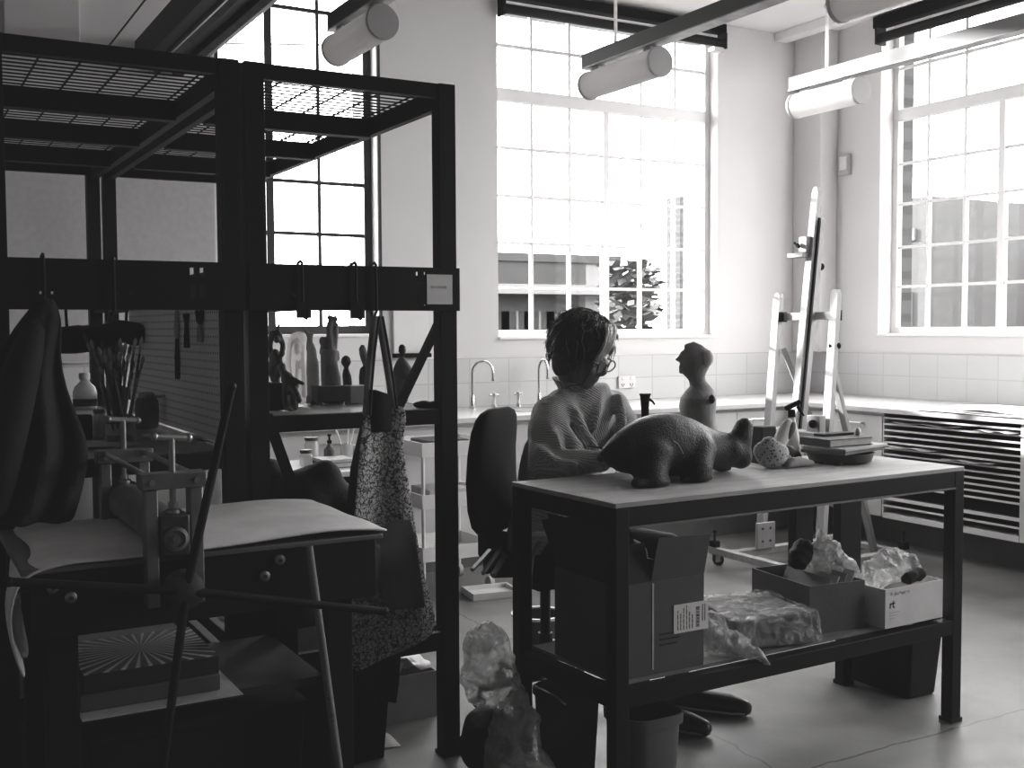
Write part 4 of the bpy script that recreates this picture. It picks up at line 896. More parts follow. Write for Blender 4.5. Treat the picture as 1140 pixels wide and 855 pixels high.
# right-hand run: cabinet and open flat-file unit
cr=thing('base_cabinet','white base cabinet with a bar handle beside the flat-file unit','cabinet',(5.55,5.3,.19))
obj('carcass',MB().box(5.572,6.37,4.94,5.678,.195,.864),M['cab'],cr)
d=obj('door',MB().box(5.553,5.571,4.945,5.40,.198,.845),M['cab'],cr,bevel=.002)
obj('handle',MB().tube([(5.553,5.30,.79),(5.53,5.30,.79),(5.53,5.10,.79),(5.553,5.10,.79)],.006,8),M['white'],d)
obj('filler_panel',MB().box(5.556,5.571,5.404,5.60,.198,.845),M['cab'],cr,bevel=.002)
ff=thing('flat_file_unit','white open flat-file unit with many thin shelves under the right-hand worktop','shelving unit',(5.58,4.44,.19))
FY0,FY1=3.90,4.93
obj('side_panel',MB().box(5.555,6.37,FY1-.0,FY1+.009,.195,.864),M['cab'],ff)
obj('side_panel',MB().box(5.555,6.37,FY0,FY0+.055,.195,.864),M['cab'],ff)
obj('base_panel',MB().box(5.553,6.37,FY0+.0555,FY1-.0005,.193,.225),M['white'],ff)
obj('back_panel',MB().box(6.30,6.37,FY0+.056,FY1-.001,.226,.864),M['blackm'],ff)
zs=[0.842, 0.796, 0.754, 0.711, 0.669, 0.626, 0.583, 0.541, 0.498, 0.455, 0.412]
zs=[.834-.0385*k for k in range(12)]+[.315,.272]
for z in zs:
    zt2=z+.005 if z!=.315 else z+.014
    o=obj('shelf',MB().box(5.5725,6.299,FY0+.056,FY1-.001,z-.005,zt2),M['cloth2'],ff); obj('front_edge',MB().box(5.556,5.572,FY0+.056,FY1-.001,z-.005,zt2),M['white'],o)  # dark shelf bodies: shade of the gaps put into their colour
obj('dark_drawer',MB().box(5.60,6.299,FY0+.056,FY1-.001,.331,.400),M['blackm'],ff)
ff2=thing('flat_file_unit','second white flat-file unit cut off by the right edge of the photo','shelving unit',(5.58,3.3,.19))
obj('side_panel',MB().box(5.555,6.37,FY0-.06,FY0-.001,.195,.864),M['cab'],ff2); obj('side_panel',MB().box(5.555,6.37,2.4,2.45,.195,.864),M['cab'],ff2); obj('back_panel',MB().box(6.3,6.37,2.451,FY0-.061,.195,.864),M['blackm'],ff2)
for z in zs:
    o=obj('shelf',MB().box(5.5725,6.299,2.451,FY0-.061,z-.005,z+.005),M['cloth2'],ff2); obj('front_edge',MB().box(5.556,5.572,2.451,FY0-.061,z-.005,z+.005),M['white'],o)  # shelf bodies darkened likewise to stand for the shaded gaps
def loose_sheet(name,label,x0,x1,y0,y1,z,curl,m,seed,group=None):
    R=[]; n=10; rnd=random.Random(seed)
    for i in range(n+1):
        R.append([(x0+(x1-x0)*j/6+.0, y0+(y1-y0)*i/n, z+curl*(.5+.5*math.sin(i*1.3+seed+j*.5))*(1-j/6.5)) for j in range(7)])
    return obj(name,MB().grid(R),m,None,label,'paper',group,solid=.002,sub=1)
loose_sheet('paper_sheet','crumpled tissue sheets on the second shelf of the flat-file unit',5.53,6.1,4.35,4.88,zs[1]+.009,.012,M['pages'],1,'papers in the flat-file unit')
loose_sheet('paper_sheet','white sheet poking out near the right end of the flat-file unit',5.50,6.1,3.99,4.25,zs[1]+.010,.012,M['paper'],4,'papers in the flat-file unit')
loose_sheet('paper_sheet','curled drawing sticking out of the fifth shelf behind the books on the table',5.50,6.1,4.50,4.90,zs[5]+.010,.012,M['pages'],2,'papers in the flat-file unit')
loose_sheet('paper_sheet','thin pale sheet drooping out of the middle of the flat-file unit',5.51,6.1,4.12,4.48,zs[6]+.010,.010,M['paperg'],6,'papers in the flat-file unit')
for k in range(3):
    loose_sheet('paper_sheet',['bottom large white sheet on the worktop above the flat-file unit','middle large white sheet on the worktop above the flat-file unit','top large white sheet on the worktop, one corner lifted'][k],5.50+.03*k,6.22-.02*k,3.4+.1*k,4.72-.06*k,.902+.006*k,.004 if k<2 else .012,M['paper'],10+k,'white sheets on the right-hand worktop')

# ------------------------------------------------------------------ work table
M['tabletop']=M['woodtop']
wk=thing('work_table','black steel-framed work table with a pale wooden top and a low shelf','table',(2.54,2.83,0))
T={'nl':(1.797,2.556),'nr':(3.333,2.594),'fl':(1.772,3.106),'fr':(3.315,3.135)}
def quad(z0,z1,ins=0):
    c=V((2.55,2.85,0)); out=[]
    for z in (z0,z1):
        for k in ('nl','nr','fr','fl'):
            x,y=T[k]; out.append((x+(ins if x<2.5 else -ins),y+(ins if y<2.85 else -ins),z))
    return out
obj('tabletop',MB().hexa(quad(.905,.920)),M['woodtop'],wk,bevel=.002)
def rail(k1,k2,z0,z1,w=.045,ins=.002):
    a=V(T[k1]+(0,)); b=V(T[k2]+(0,)); c=V((2.55,2.85,0)); d=(b-a).normalized(); nrm=V((-d.y,d.x,0)); 
    if nrm.dot(c-a)<0: nrm=-nrm
    a=a+nrm*ins+d*.048; b=b+nrm*ins-d*.048
    P=[a,b,b+nrm*w,a+nrm*w]; 
    if (b-a).cross(nrm).z<0: P=[b,a,a+nrm*w,b+nrm*w]
    return MB().hexa([(p.x,p.y,z0) for p in P]+[(p.x,p.y,z1) for p in P])
for a,b in (('nl','nr'),('fl','fr'),('nl','fl'),('nr','fr')):
    obj('apron_rail',rail(a,b,.850,.9045),M['black'],wk,bevel=.002)
    obj('shelf_rail',rail(a,b,.320,.372),M['black'],wk,bevel=.002)
obj('edge_strip',rail('nl','nr',.8425,.8495,.01,-.002),M['steel2'],wk)
for k in T:
    x,y=T[k]; s=.048
    xa=(x,x+s) if x<2.5 else (x-s,x); ya=(y,y+s) if y<2.85 else (y-s,y)
    mb=MB(); mb.box(xa[0],xa[1],ya[0],ya[1],.0,.9045)
    lg=obj('leg',mb,M['black'],wk,bevel=.003)
    obj('foot',MB().box(xa[0]-.004,xa[1]+.004,ya[0]-.004,ya[1]+.004,0.0,.015),M['rubber'],lg)
obj('shelf_board',MB().hexa(quad(.3725,.384,.05)),M['shelf'],wk)
for xa,xb in ((2.953,3.045),(3.186,3.300)):
    obj('back_post',MB().box(xa,xb,3.035,3.075,.384,.849),M['black'],wk,bevel=.003)

# ------------------------------------------------------------------ things on the table
ZT=.9205
an=MB()
secs=[(1.958, 1.032, 1.015), (1.979, 1.047, 0.996), (2.003, 1.067, 0.975), (2.034, 1.089, 0.958), (2.076, 1.111, 0.949), (2.119, 1.128, 0.94), (2.166, 1.139, 0.934), (2.213, 1.142, 0.931), (2.268, 1.135, 0.933), (2.325, 1.117, 0.935), (2.37, 1.096, 0.938), (2.409, 1.08, 0.941), (2.448, 1.069, 0.941), (2.479, 1.064, 0.942), (2.511, 1.054, 0.943), (2.535, 1.028, 0.954)]
rings=[]
for i,(x,zt_,zb_) in enumerate(secs):
    c=(zt_+zb_)/2; h=(zt_-zb_)/2; w=h*(.85 if i<10 else .78); 
    if i>=10: w=h*.8
    rings.append([(x,2.87+w*math.cos(2*PI*k/20),c+h*math.sin(2*PI*k/20)) for k in range(20)])
an.loft(rings)
def aX(px,py,Y): return px
an.limb([((2.543, 2.86, 1.08),.033),((2.53, 2.86, 1.047),.039),((2.522, 2.86, 1.011),.040),((2.528, 2.86, 0.977),.041)],14)
an.limb([((2.478, 2.86, 1.007),.050),((2.518, 2.86, 0.999),.042)],14)
an.limb([((2.128, 2.83, 1.008),.072),((2.102, 2.8, 0.961),.058),((2.091, 2.78, 0.933),.052)],14)
an.limb([((2.083, 2.765, 0.931),.026),((2.024, 2.765, 0.935),.022)],12); an.limb([((2.087, 2.77, 0.93),.032),((2.126, 2.77, 0.929),.030)],12)
an.limb([((2.315, 2.84, 1.013),.070),((2.283, 2.8, 0.96),.056),((2.279, 2.79, 0.929),.046)],14)
an.limb([((2.264, 2.785, 0.924),.024),((2.231, 2.785, 0.925),.022)],12); an.limb([((2.278, 2.785, 0.923),.030),((2.312, 2.785, 0.922),.028)],12)
an.limb([((2.252, 2.93, 0.978),.05),((2.267, 2.95, 0.954),.042),((2.249, 2.95, 0.946),.03)],12)
an.limb([((2.483, 2.92, 0.977),.05),((2.516, 2.94, 0.942),.034),((2.532, 2.94, 0.928),.024)],12)
an.limb([((2.006, 2.9, 1.011),.022),((2.013, 2.95, 0.997),.016)],10)
for v in an.v:
    if v.z<ZT+.001: v.z=ZT+.001
ao=thing('clay_animal','large dark speckled clay animal with a raised snout standing on the work table','sculpture',(2.25,2.85,ZT))
obj('body',an,M['clayd'],ao,remesh=.009,smooth=5)
obj('incised_ear',MB().tube([(2.164, 2.765, 1.058), (2.179, 2.762, 1.051), (2.19, 2.762, 1.036), (2.203, 2.765, 1.018)],.004,8),M['claym'],ao)
# bust
bs=thing('clay_bust','armless pale clay bust looking left, standing behind the clay animal','sculpture',(2.80,3.05,ZT))
rows=[(2.5676, 3.164, 1.3627, 0.0082), (2.5694, 3.1624, 1.3529, 0.0253), (2.5747, 3.1587, 1.3415, 0.04), (2.5792, 3.1551, 1.3251, 0.0506), (2.5767, 3.1558, 1.3121, 0.058), (2.5755, 3.1555, 1.2958, 0.0588), (2.5709, 3.1574, 1.2828, 0.0555), (2.5683, 3.158, 1.2665, 0.0515), (2.5664, 3.1582, 1.2534, 0.0449), (2.571, 3.1549, 1.2403, 0.0359), (2.5776, 3.1501, 1.224, 0.031), (2.5856, 3.1445, 1.2043, 0.0376), (2.5837, 3.1446, 1.188, 0.0523), (2.5788, 3.1459, 1.162, 0.0645), (2.5746, 3.1465, 1.1326, 0.0673), (2.5751, 3.1447, 1.1065, 0.0632), (2.5782, 3.1412, 1.0771, 0.0596), (2.5837, 3.1363, 1.0477, 0.0588), (2.5866, 3.132, 1.002, 0.0588), (2.5846, 3.1263, 0.8845, 0.0604)]
for r in rows: pass
b=MB(); rr=sorted(rows,key=lambda r:r[2]); zmin=rr[0][2]
asp=lambda z: .80 if z>1.22 else (.95 if z>1.175 else 1.25)
b.ell([(x,y,max(z,ZT),a,a*asp(z)) for x,y,z,a in rr],U2,24)
dB=4.008628607654627
for (p,r) in (((2.5155, 3.1787, 1.3062),.0065),((2.5125, 3.18, 1.2981),.0055),((2.5175, 3.1759, 1.2769),.0055),((2.5172, 3.1755, 1.2671),.0055),((2.5198, 3.1735, 1.2573),.008),((2.5304, 3.1716, 1.3289),.008)): b.sph(p,r,10,7)
b.limb([((2.5328, 3.1694, 1.3158),.008),((2.5084, 3.1826, 1.303),.006)],8)
b.limb([((2.5423, 3.1659, 1.3483),.012),((2.5624, 3.155, 1.358),.010),((2.5845, 3.1414, 1.3416),.014)],8)
b.sph((2.6033, 3.1287, 1.3089),(.024,.024,.030))
b.limb([((2.5157, 3.179, 1.3127),.004),((2.5247, 3.1748, 1.3289),.005)],8)
obj('body',b,M['clay'],bs,remesh=.005,smooth=1)
obj('hair_knot',MB().sph((2.5931, 3.1114, 1.3078),(.022,.022,.030)),M['clayl'],bs)
q=V((2.5736, 3.0645, 1.1616))
obj('arm_socket',MB().sph(q,(.011,.012,.016)),M['ink'],bs)
obj('shell_rim',MB().lathe(q+V((.004,.008,0)),[(.012,0),(.017,0),(.017,.007),(.012,.007)],18,(.5,-.85,0)),M['clay'],bs)
# speckled vessel
p=V((2.723, 2.919, 0.92))
vs=thing('speckled_pot','pale lumpy clay pot with dark speckles at the tip of the animal\'s snout','pot',(p.x,p.y,ZT))
b=MB(); b.sph(p+V((0,0,.050)),(.062,.055,.050),20,12); b.sph(p+V((-.012,0,.088)),(.030,.028,.026),16,10); b.sph(p+V((.038,.0,.052)),(.034,.034,.034),16,10); b.sph(p+V((-.03,.01,.06)),(.036,.036,.036),16,10)
obj('body',b,M['speckle'],vs,remesh=.006,smooth=3)
p2=V((2.825, 3.104, 0.921))+V((0,.06,0)); obj('clay_piece',MB().sph(p2+V((0,0,.045)),(.028,.028,.045),16,10),M['clayl'],None,'small pale clay piece between the snout and the speckled pot','clay')
# tilted dish/shell
b=MB(); c=V((2.794, 2.936, 1.0333))
rt=Matrix.Rotation(math.radians(24),3,V((.496,.868,0)))
b.sph(c,(.030,.022,.062),18,12,rot=rt)
sh=thing('clay_shell','pale hollow clay shell tilted behind the speckled pot','sculpture',(c.x,c.y,ZT))
obj('shell',b,M['clayl'],sh); b=MB(); b.sph(c+V((.018,-.016,.014)),(.017,.013,.036),14,10,rot=rt); obj('hollow',b,M['claym'],sh); obj('stand',MB().sph((c.x+.008,c.y,ZT+.022),(.03,.026,.022)),M['claym'],sh)
b=MB(); p=V((2.8025, 3.0471, 1.0436)); b.box(p.x-.035,p.x+.035,p.y-.03,p.y+.03,ZT,p.z+.012); obj('small_box',b,M['cardd'],None,'small dark box behind the speckled pot','box',bevel=.004)
# spray bottle white
p=V((3.215, 3.326, 0.92)); p=V((2.99,3.05,ZT))
t=thing('spray_bottle','white spray bottle with a black trigger head beside the clay shell','bottle',p)
d0=4.147684064574644
rows=[(2.9639, 3.0701, 1.0879, 0.0118), (2.9627, 3.0699, 1.0744, 0.0143), (2.9621, 3.0691, 1.0542, 0.0177), (2.9633, 3.0665, 1.0205, 0.0236), (2.9636, 3.0639, 0.9801, 0.0287), (2.9631, 3.0618, 0.9397, 0.0312), (2.9624, 3.0609, 0.9161, 0.0312)]
obj('bottle',MB().ell([(x,y,max(z,ZT),a,a*.75) for x,y,z,a in sorted(rows,key=lambda r:r[2])],U2,20),M['white'],t)
obj('neck',MB().tube([(2.8009, 2.9012, 1.0981),(2.8003, 2.9031, 1.1252)],[.014,.012],14),M['blackm'],t)
obj('spray_head',MB().beam((2.7811, 2.9143, 1.1285),(2.8289, 2.8885, 1.1537),.022,.016),M['blackm'],t,bevel=.003)
obj('trigger',MB().tube([(2.8201, 2.8926, 1.1378),(2.8279, 2.8872, 1.1219),(2.8384, 2.8801, 1.1027)],[.007,.006,.003],8),M['blackm'],t)
# black pump bottle behind the animal
p=V((2.56,3.06,ZT)); t=thing('spray_bottle','slim black spray bottle standing behind the animal\'s back','bottle',p)
rows=[(2.3477, 3.1575, 1.1792, 0.0183), (2.3465, 3.1571, 1.1602, 0.0159), (2.3458, 3.1562, 1.1379, 0.0143), (2.3457, 3.1548, 1.1125, 0.0135), (2.3433, 3.1526, 1.0521, 0.0159), (2.3393, 3.1471, 0.9187, 0.0191)]
obj('body',MB().ell([(x,y,max(z,ZT),a,a) for x,y,z,a in sorted(rows,key=lambda r:r[2])],U2,18),M['blackm'],t)
rows=[(2.3481, 3.1577, 1.1856, 0.0207), (2.3478, 3.1574, 1.1786, 0.0207)]
obj('cap',MB().ell([(x,y,z,a,a) for x,y,z,a in rows],U2,18),M['black'],t)
obj('trigger',MB().tube([(2.31, 3.0822, 1.1703),(2.3193, 3.0765, 1.1625),(2.3257, 3.0722, 1.1515)],[.005,.004,.003],8),M['blackm'],t)
# pile of books / plates at the right end
def book(label,cx,cy,z,w,d,h,rz,m,grp='books on the work table'):
    t=thing('book',label,'book',(cx,cy,z),grp,rz)
    x=MB(); x.box(-w/2+.004,w/2-.004,-d/2+.005,d/2-.004,h*.12,h*.88)
    o=obj('pages',MB().box(cx-w/2+.006,cx+w/2-.003,cy-d/2+.003,cy+d/2-.003,z+.003,z+h-.003),M['pages'],t)
    c=MB(); c.box(cx-w/2,cx+w/2,cy-d/2,cy+d/2,z,z+.0028); c.box(cx-w/2,cx+w/2,cy-d/2,cy+d/2,z+h-.0028,z+h); c.box(cx-w/2,cx-w/2+.005,cy-d/2,cy+d/2,z+.0028,z+h-.0028); obj('cover',c,M[m],t)
    return t
p=V((3.068, 2.919, 0.921))
pl=thing('round_bowl','shallow dark round bowl at the bottom of the pile on the table\'s right end','bowl',(3.06,2.92,ZT))
obj('bowl',MB().lathe((3.06,2.92,ZT),[(.095,0),(.112,.008),(.122,.038),(.118,.038),(.108,.012),(0,.010)],36),M['grille'],pl)
obj('foot_ring',MB().lathe((3.06,2.92,ZT),[(.096,-.0002),(.100,.004)],36,cap=False),M['claym'],pl)
for k,(lab,r,hh) in enumerate((('lower flat dark board lying across the round bowl',.0,.012),('upper flat board lying across the round bowl under the dark book',.03,.010))):
    z=ZT+.0385+.0125*k; t_=MB(); cx,cy=3.085+.01*k,2.93; 
    c_,s_=math.cos(.25-r),math.sin(.25-r)
    P=[(cx+c_*u-s_*v,cy+s_*u+c_*v) for u,v in ((-.145,-.09),(.15,-.09),(.15,.09),(-.145,.09))]
    obj('modelling_board',MB().hexa([(x,y,z) for x,y in P]+[(x,y,z+hh) for x,y in P]),[M['claym'],M['paperg']][k],None,lab,'board','boards on the bowl',bevel=.002)
book('thick dark book on top of the pile at the table\'s right end',3.065,2.945,ZT+.0625,.22,.15,.028,0,'book')
obj('note_pad',MB().box(3.02,3.18,2.965,3.015,ZT+.0912,ZT+.100),M['cardd'],None,'thin black pad lying on the thick dark book','pad',bevel=.001)
obj('clip_dish',MB().sph((3.166,2.935,ZT+.106),(.012,.012,.016)).sph((3.180,2.95,ZT+.101),(.01,.01,.010)),M['clayl'],None,'small pale clay knobs on the right end of the thick dark book','clay')
# heap of cloth and pliers in front of the bowl
b=MB(); p=V((2.793, 2.875, 0.92)); q=V((2.883, 2.879, 0.92))
b.limb([(p+V((-.03,0,.012)),.012),(p+V((0,.01,.02)),.02),(p+V((.04,.01,.018)),.018),(p+V((.08,.0,.012)),.012)],10); b.limb([(p+V((-.02,.02,.016)),.012),(p+V((.05,.03,.024)),.014)],10)
obj('rag',b,M['clay'],None,'twisted grey rag lying right of the speckled pot','rag',remesh=.007,smooth=2)
b=MB(); p=V((3.273, 3.329, 0.92)); p=V((2.86,2.98,ZT)); b.sph(p+V((0,0,.034)),(.036,.032,.034),16,10); b.sph(p+V((.03,.0,.025)),(.028,.028,.025)); obj('dark_sponge',b,M['clayk'],None,'dark rough sponge beside the foot of the white spray bottle','sponge',remesh=.008,smooth=1)
p=V((2.998, 2.883, 0.92)); t=thing('pliers','dark pliers lying in front of the round bowl','tool',p)
obj('handles',MB().tube([p+V((0,0,.009)),p+V((.05,.012,.009)),p+V((.085,.03,.008))],[.007,.008,.006],8).tube([p+V((0,0,.009)),p+V((.05,-.006,.009)),p+V((.095,.002,.008))],[.007,.008,.006],8),M['rubber'],t)
obj('jaws',MB().sph(p+V((-.004,0,.010)),(.012,.012,.008)).tube([p+V((0,.004,.009)),p+V((-.05,.002,.008))],[.009,.004],8),M['steelk'],t)
obj('ring_tool',MB().tube([V(p)+V((-.02+.016*math.cos(a*PI/6),-.03+.016*math.sin(a*PI/6),.006)) for a in range(13)],.004,8),M['grille'],None,'small dark ring lying in front of the pliers','tool')
# ------------------------------------------------------------------ on the table's low shelf
ZL=.3848
bx=thing('cardboard_box','large open cardboard box with raised flaps and a shipping label on the low shelf','box',(2.0,2.77,ZL))
x0,x1,y0,y1,z0,z1=1.832,2.165,2.612,2.94,ZL,.665
w=.004
mb=MB(); mb.box(x0,x1,y0,y0+w,z0,z1); mb.box(x0,x1,y1-w,y1,z0,z1); mb.box(x0,x0+w,y0+w,y1-w,z0,z1); mb.box(x1-w,x1,y0+w,y1-w,z0,z1); mb.box(x0+w,x1-w,y0+w,y1-w,z0,z0+w)
obj('body',mb,M['card'],bx)
obj('flap',MB().hexa([(1.965,2.612,.666),(2.165,2.612,.666),(2.165,2.616,.666),(1.965,2.616,.666),(1.972,2.585,.800),(2.172,2.590,.792),(2.172,2.594,.792),(1.972,2.589,.800)]),M['card'],bx)
obj('flap',MB().hexa([(1.832,2.612,.666),(1.962,2.612,.666),(1.962,2.616,.666),(1.832,2.616,.666),(1.842,2.630,.78),(1.955,2.632,.78),(1.955,2.636,.78),(1.842,2.634,.78)]),M['cardd'],bx)
obj('flap',MB().hexa([(1.832,2.62,.666),(1.836,2.62,.666),(1.836,2.93,.666),(1.832,2.93,.666),(1.80,2.62,.84),(1.804,2.62,.84),(1.804,2.93,.84),(1.80,2.93,.84)]),M['cardd'],bx)
obj('flap',MB().hexa([(1.84,2.936,.666),(2.16,2.936,.666),(2.16,2.94,.666),(1.84,2.94,.666),(1.84,3.03,.80),(2.16,3.03,.80),(2.16,3.034,.80),(1.84,3.034,.80)]),M['cardd'],bx)
obj('tape_seam',MB().box(1.968,1.974,2.6105,2.6119,.40,.66),M['pages'],bx)
lx0,lz0=2.048,0.497; lx1,lz1=2.18,0.584
lb=obj('shipping_label',MB().box(lx0,lx1,2.6095,2.6118,lz0,lz1),M['label'],bx)
mb=MB(); W_=lx1-lx0; Hh=lz1-lz0
rnd=random.Random(3)
for i in range(16):
    za=lz0+Hh*(.12+.045*i); mb.box(lx0+W_*.64,lx0+W_*.74+ (rnd.random()*.0),2.6088,2.6094,za,za+Hh*.045*rnd.uniform(.35,.85))
for j in range(6):
    xa=lx0+W_*(.10+.085*j)
    n=rnd.randint(3,5); z_=lz0+Hh*.1
    for q in range(n):
        L_=Hh*rnd.uniform(.08,.2); mb.box(xa,xa+W_*.02,2.6088,2.6094,z_,min(z_+L_,lz1-Hh*.06)); z_+=L_+Hh*.03
for j in range(2): mb.box(lx0+W_*(.82+.07*j),lx0+W_*(.84+.07*j),2.6088,2.6094,lz0+Hh*.3,lz0+Hh*.9)
obj('label_print',mb,M['ink'],lb)
mb=MB()
for i in range(3): mb.box(1.995,2.06+.012*(i%2),2.6105,2.6118,.50-.016*i,.505-.016*i)
obj('printed_lines',mb,M['cardd'],bx)
def blob(name,label,cat,limbs,m,vox=.012,sm=3,group=None,disp=.0,parent=None,scale=.06):
    mb=MB()
    for l in limbs: mb.limb(l,12)
    o=obj(name,mb,m,parent,label,cat,group,remesh=vox,smooth=sm)
    if disp:
        tx=bpy.data.textures.new(name+'_crumple','CLOUDS'); tx.noise_scale=scale
        d=o.modifiers.new('d','DISPLACE'); d.texture=tx; d.strength=disp; d.mid_level=.5; d.texture_coords='LOCAL'
    return o
blob('plastic_bag','crumpled clear plastic bag hanging over the front of the low shelf beside the labelled box','bag',[[((2.235,2.68,.45),.055),((2.28,2.66,.43),.050),((2.34,2.63,.412),.03)],[((2.27,2.70,.47),.05),((2.30,2.69,.485),.02)],[((2.30,2.64,.42),.04),((2.36,2.575,.395),.018),((2.375,2.555,.37),.012)]],M['film'],.010,1,disp=.035,scale=.03)
pk=thing('wrapped_package','flat dark slab wrapped in clear plastic in the middle of the low shelf','package',(2.50,2.77,ZL))
obj('slab',MB().hexa([(2.33,2.66,ZL+.002),(2.62,2.60,ZL+.002),(2.66,2.88,ZL+.002),(2.40,2.96,ZL+.002),(2.34,2.665,.475),(2.615,2.61,.490),(2.65,2.87,.500),(2.41,2.95,.485)]),M['claym'],pk,bevel=.008)
R=[]
mb=MB(); mb.hexa([(2.31,2.65,ZL+.001),(2.645,2.58,ZL+.001),(2.675,2.89,ZL+.001),(2.39,2.985,ZL+.001),(2.32,2.655,.482),(2.64,2.59,.498),(2.665,2.88,.508),(2.40,2.97,.494)])
o=obj('plastic_wrap',mb,plastic_film('thin_film',.20,.75),pk,remesh=.012,smooth=2); tx=bpy.data.textures.new('wrap','CLOUDS'); tx.noise_scale=.035; d=o.modifiers.new('d','DISPLACE'); d.texture=tx; d.strength=.014
def open_box(name,label,c,w_,d_,h_,rz,m,mi=None,wall=.005):
    t=thing(name,label,'box',c,None,0)
    mb=MB(); mb.x=Matrix.Translation(V(c))@Matrix.Rotation(rz,4,'Z')
    a,b=w_/2,d_/2
    mb.box(-a,a,-b,-b+wall,0,h_); mb.box(-a,a,b-wall,b,0,h_); mb.box(-a,-a+wall,-b+wall,b-wall,0,h_); mb.box(a-wall,a,-b+wall,b-wall,0,h_); mb.box(-a+wall,a-wall,-b+wall,b-wall,0,wall)
    obj('body',mb,m,t)
    return t
b2=open_box('cardboard_box','mid-grey open cardboard box of papers behind the white box on the low shelf',(2.81,2.83,ZL),.235,.32,.165,-.10,M['card'])
for k in range(4):
    mb=MB(); mb.x=Matrix.Translation((2.745+.035*k,2.83,ZL+.02))@Matrix.Rotation(-.10,4,'Z')@Matrix.Rotation(.42,4,'Y')
    mb.box(-.002,.002,-.12,.12,0,.165+.006*k); obj('folded_paper',mb,M['cardl'] if k%2==0 else M['pages'],None,['leftmost leaning sheet in the mid-grey cardboard box','second leaning sheet in the mid-grey cardboard box','third leaning sheet in the mid-grey cardboard box','rightmost leaning sheet in the mid-grey cardboard box'][k],'paper','sheets in the cardboard box')
blob('plastic_bag','pale peaked plastic bag sticking out of the mid-grey cardboard box','bag',[[((2.89,2.82,.55),.045),((2.90,2.83,.62),.055),((2.885,2.84,.68),.018)],[((2.93,2.80,.57),.05),((2.96,2.78,.56),.04)]],M['film'],.010,1,disp=.03,scale=.035)
blob('dark_bag','dark crumpled bag on top of the mid-grey cardboard box','bag',[[((2.80,2.86,.60),.04),((2.84,2.88,.625),.038)]],M['cloth'],.009,1,disp=.02,scale=.03)
b3=open_box('white_box','white open cardboard box with small printing at the right end of the low shelf',(3.10,2.72,ZL),.30,.22,.135,.026,M['cardl'] if False else M.setdefault('whitecard',mat('white_card',.72,.7,var=.08,scale=9)))
def on_front(mb): mb.x=Matrix.Translation((3.10,2.72,ZL))@Matrix.Rotation(.026,4,'Z'); return mb
mb=on_front(MB()); yy=-.1115; sx=-.128
# the two letters "rt"
mb.box(sx,sx+.004,yy,yy+.0012,.068,.086); mb.box(sx+.004,sx+.011,yy,yy+.0012,.081,.086)
mb.box(sx+.016,sx+.020,yy,yy+.0012,.068,.093); mb.box(sx+.012,sx+.015,yy,yy+.0012,.082,.086); mb.box(sx+.021,sx+.026,yy,yy+.0012,.082,.086); mb.box(sx+.020,sx+.025,yy,yy+.0012,.068,.072)
obj('printing',mb,M['ink'],b3)
mb=on_front(MB())
for i in range(3): mb.box(sx,sx+.05-.012*i,yy,yy+.0012,.052-.010*i,.0535-.010*i)
obj('small_print',mb,M['paperg'],b3)
mb=on_front(MB())
for i in range(9): mb.box(sx+.005+i*.011,sx+.012+i*.011,yy,yy+.0012,.113+.004*math.sin(i*2),.120+.004*math.sin(i*3+1))
obj('handwriting',mb,M['paperg'],b3)
blob('plastic_wrap','clear plastic wrap heaped over the white box','wrap',[[((3.0,2.70,.53),.035),((3.09,2.72,.55),.045),((3.19,2.72,.55),.05)],[((3.02,2.74,.56),.03),((3.14,2.75,.59),.035),((3.20,2.74,.57),.03)]],M['film'],.010,1,disp=.03,scale=.03)
blob('dark_bundle','dark bundle lying among the plastic wrap in the white box','bundle',[[((3.13,2.665,.528),.022),((3.19,2.665,.535),.024)]],M['cloth'],.008,1,disp=.012,scale=.02)

# ------------------------------------------------------------------ on the floor round the table
def crate(name,label,x0,x1,y0,y1,h,zb=0):  # crates added to turn the corner under press and racks black
    t=thing(name,label,'crate',((x0+x1)/2,(y0+y1)/2,0))
    obj('body',MB().hexa([(x0+.02,y0+.02,zb),(x1-.02,y0+.02,zb),(x1-.02,y1-.02,zb),(x0+.02,y1-.02,zb),(x0,y0,h-.025),(x1,y0,h-.025),(x1,y1,h-.025),(x0,y1,h-.025)]),M['blackm'],t,bevel=.006)
    obj('lid',MB().box(x0-.008,x1+.008,y0-.008,y1+.008,h-.0248,h),M['blackm'],t,bevel=.005)
crate('added_crate','black lidded crate added to darken the space under the press',.40,.93,2.72,3.06,.46,.0125)
crate('added_crate','black lidded crate added to darken the floor under the right rack',1.02,1.43,3.31,3.80,.34)
crate('added_crate','black lidded crate added to darken the floor under the left rack',.33,.86,3.31,3.90,.34)
obj('added_floor_mat',MB().box(-1.2,1.58,1.2,3.10,.0005,.012),M['blackm'],None,'black mat added to darken the floor under the press and before the racks','mat',bevel=.003)  # black sheet added to darken the floor here
M['bucket']=mat('grey_bucket_plastic',.14,.5,var=.05)
bk=thing('square_bucket','grey square plastic bucket with a rim, under the front of the low shelf','bucket',(2.03,2.74,0))
mb=MB()
def sqr(cx,cy,z,a,n=24,p=4):
    return [(cx+a*math.copysign(abs(math.cos(2*PI*k/n))**(2/p),math.cos(2*PI*k/n)),cy+a*math.copysign(abs(math.sin(2*PI*k/n))**(2/p),math.sin(2*PI*k/n)),z) for k in range(n)]
obj('body',MB().loft([sqr(2.03,2.74,0.0,.080),sqr(2.03,2.74,.01,.084),sqr(2.03,2.74,.215,.096),sqr(2.03,2.74,.218,.090),sqr(2.03,2.74,.02,.078)]),M['bucket'],bk)
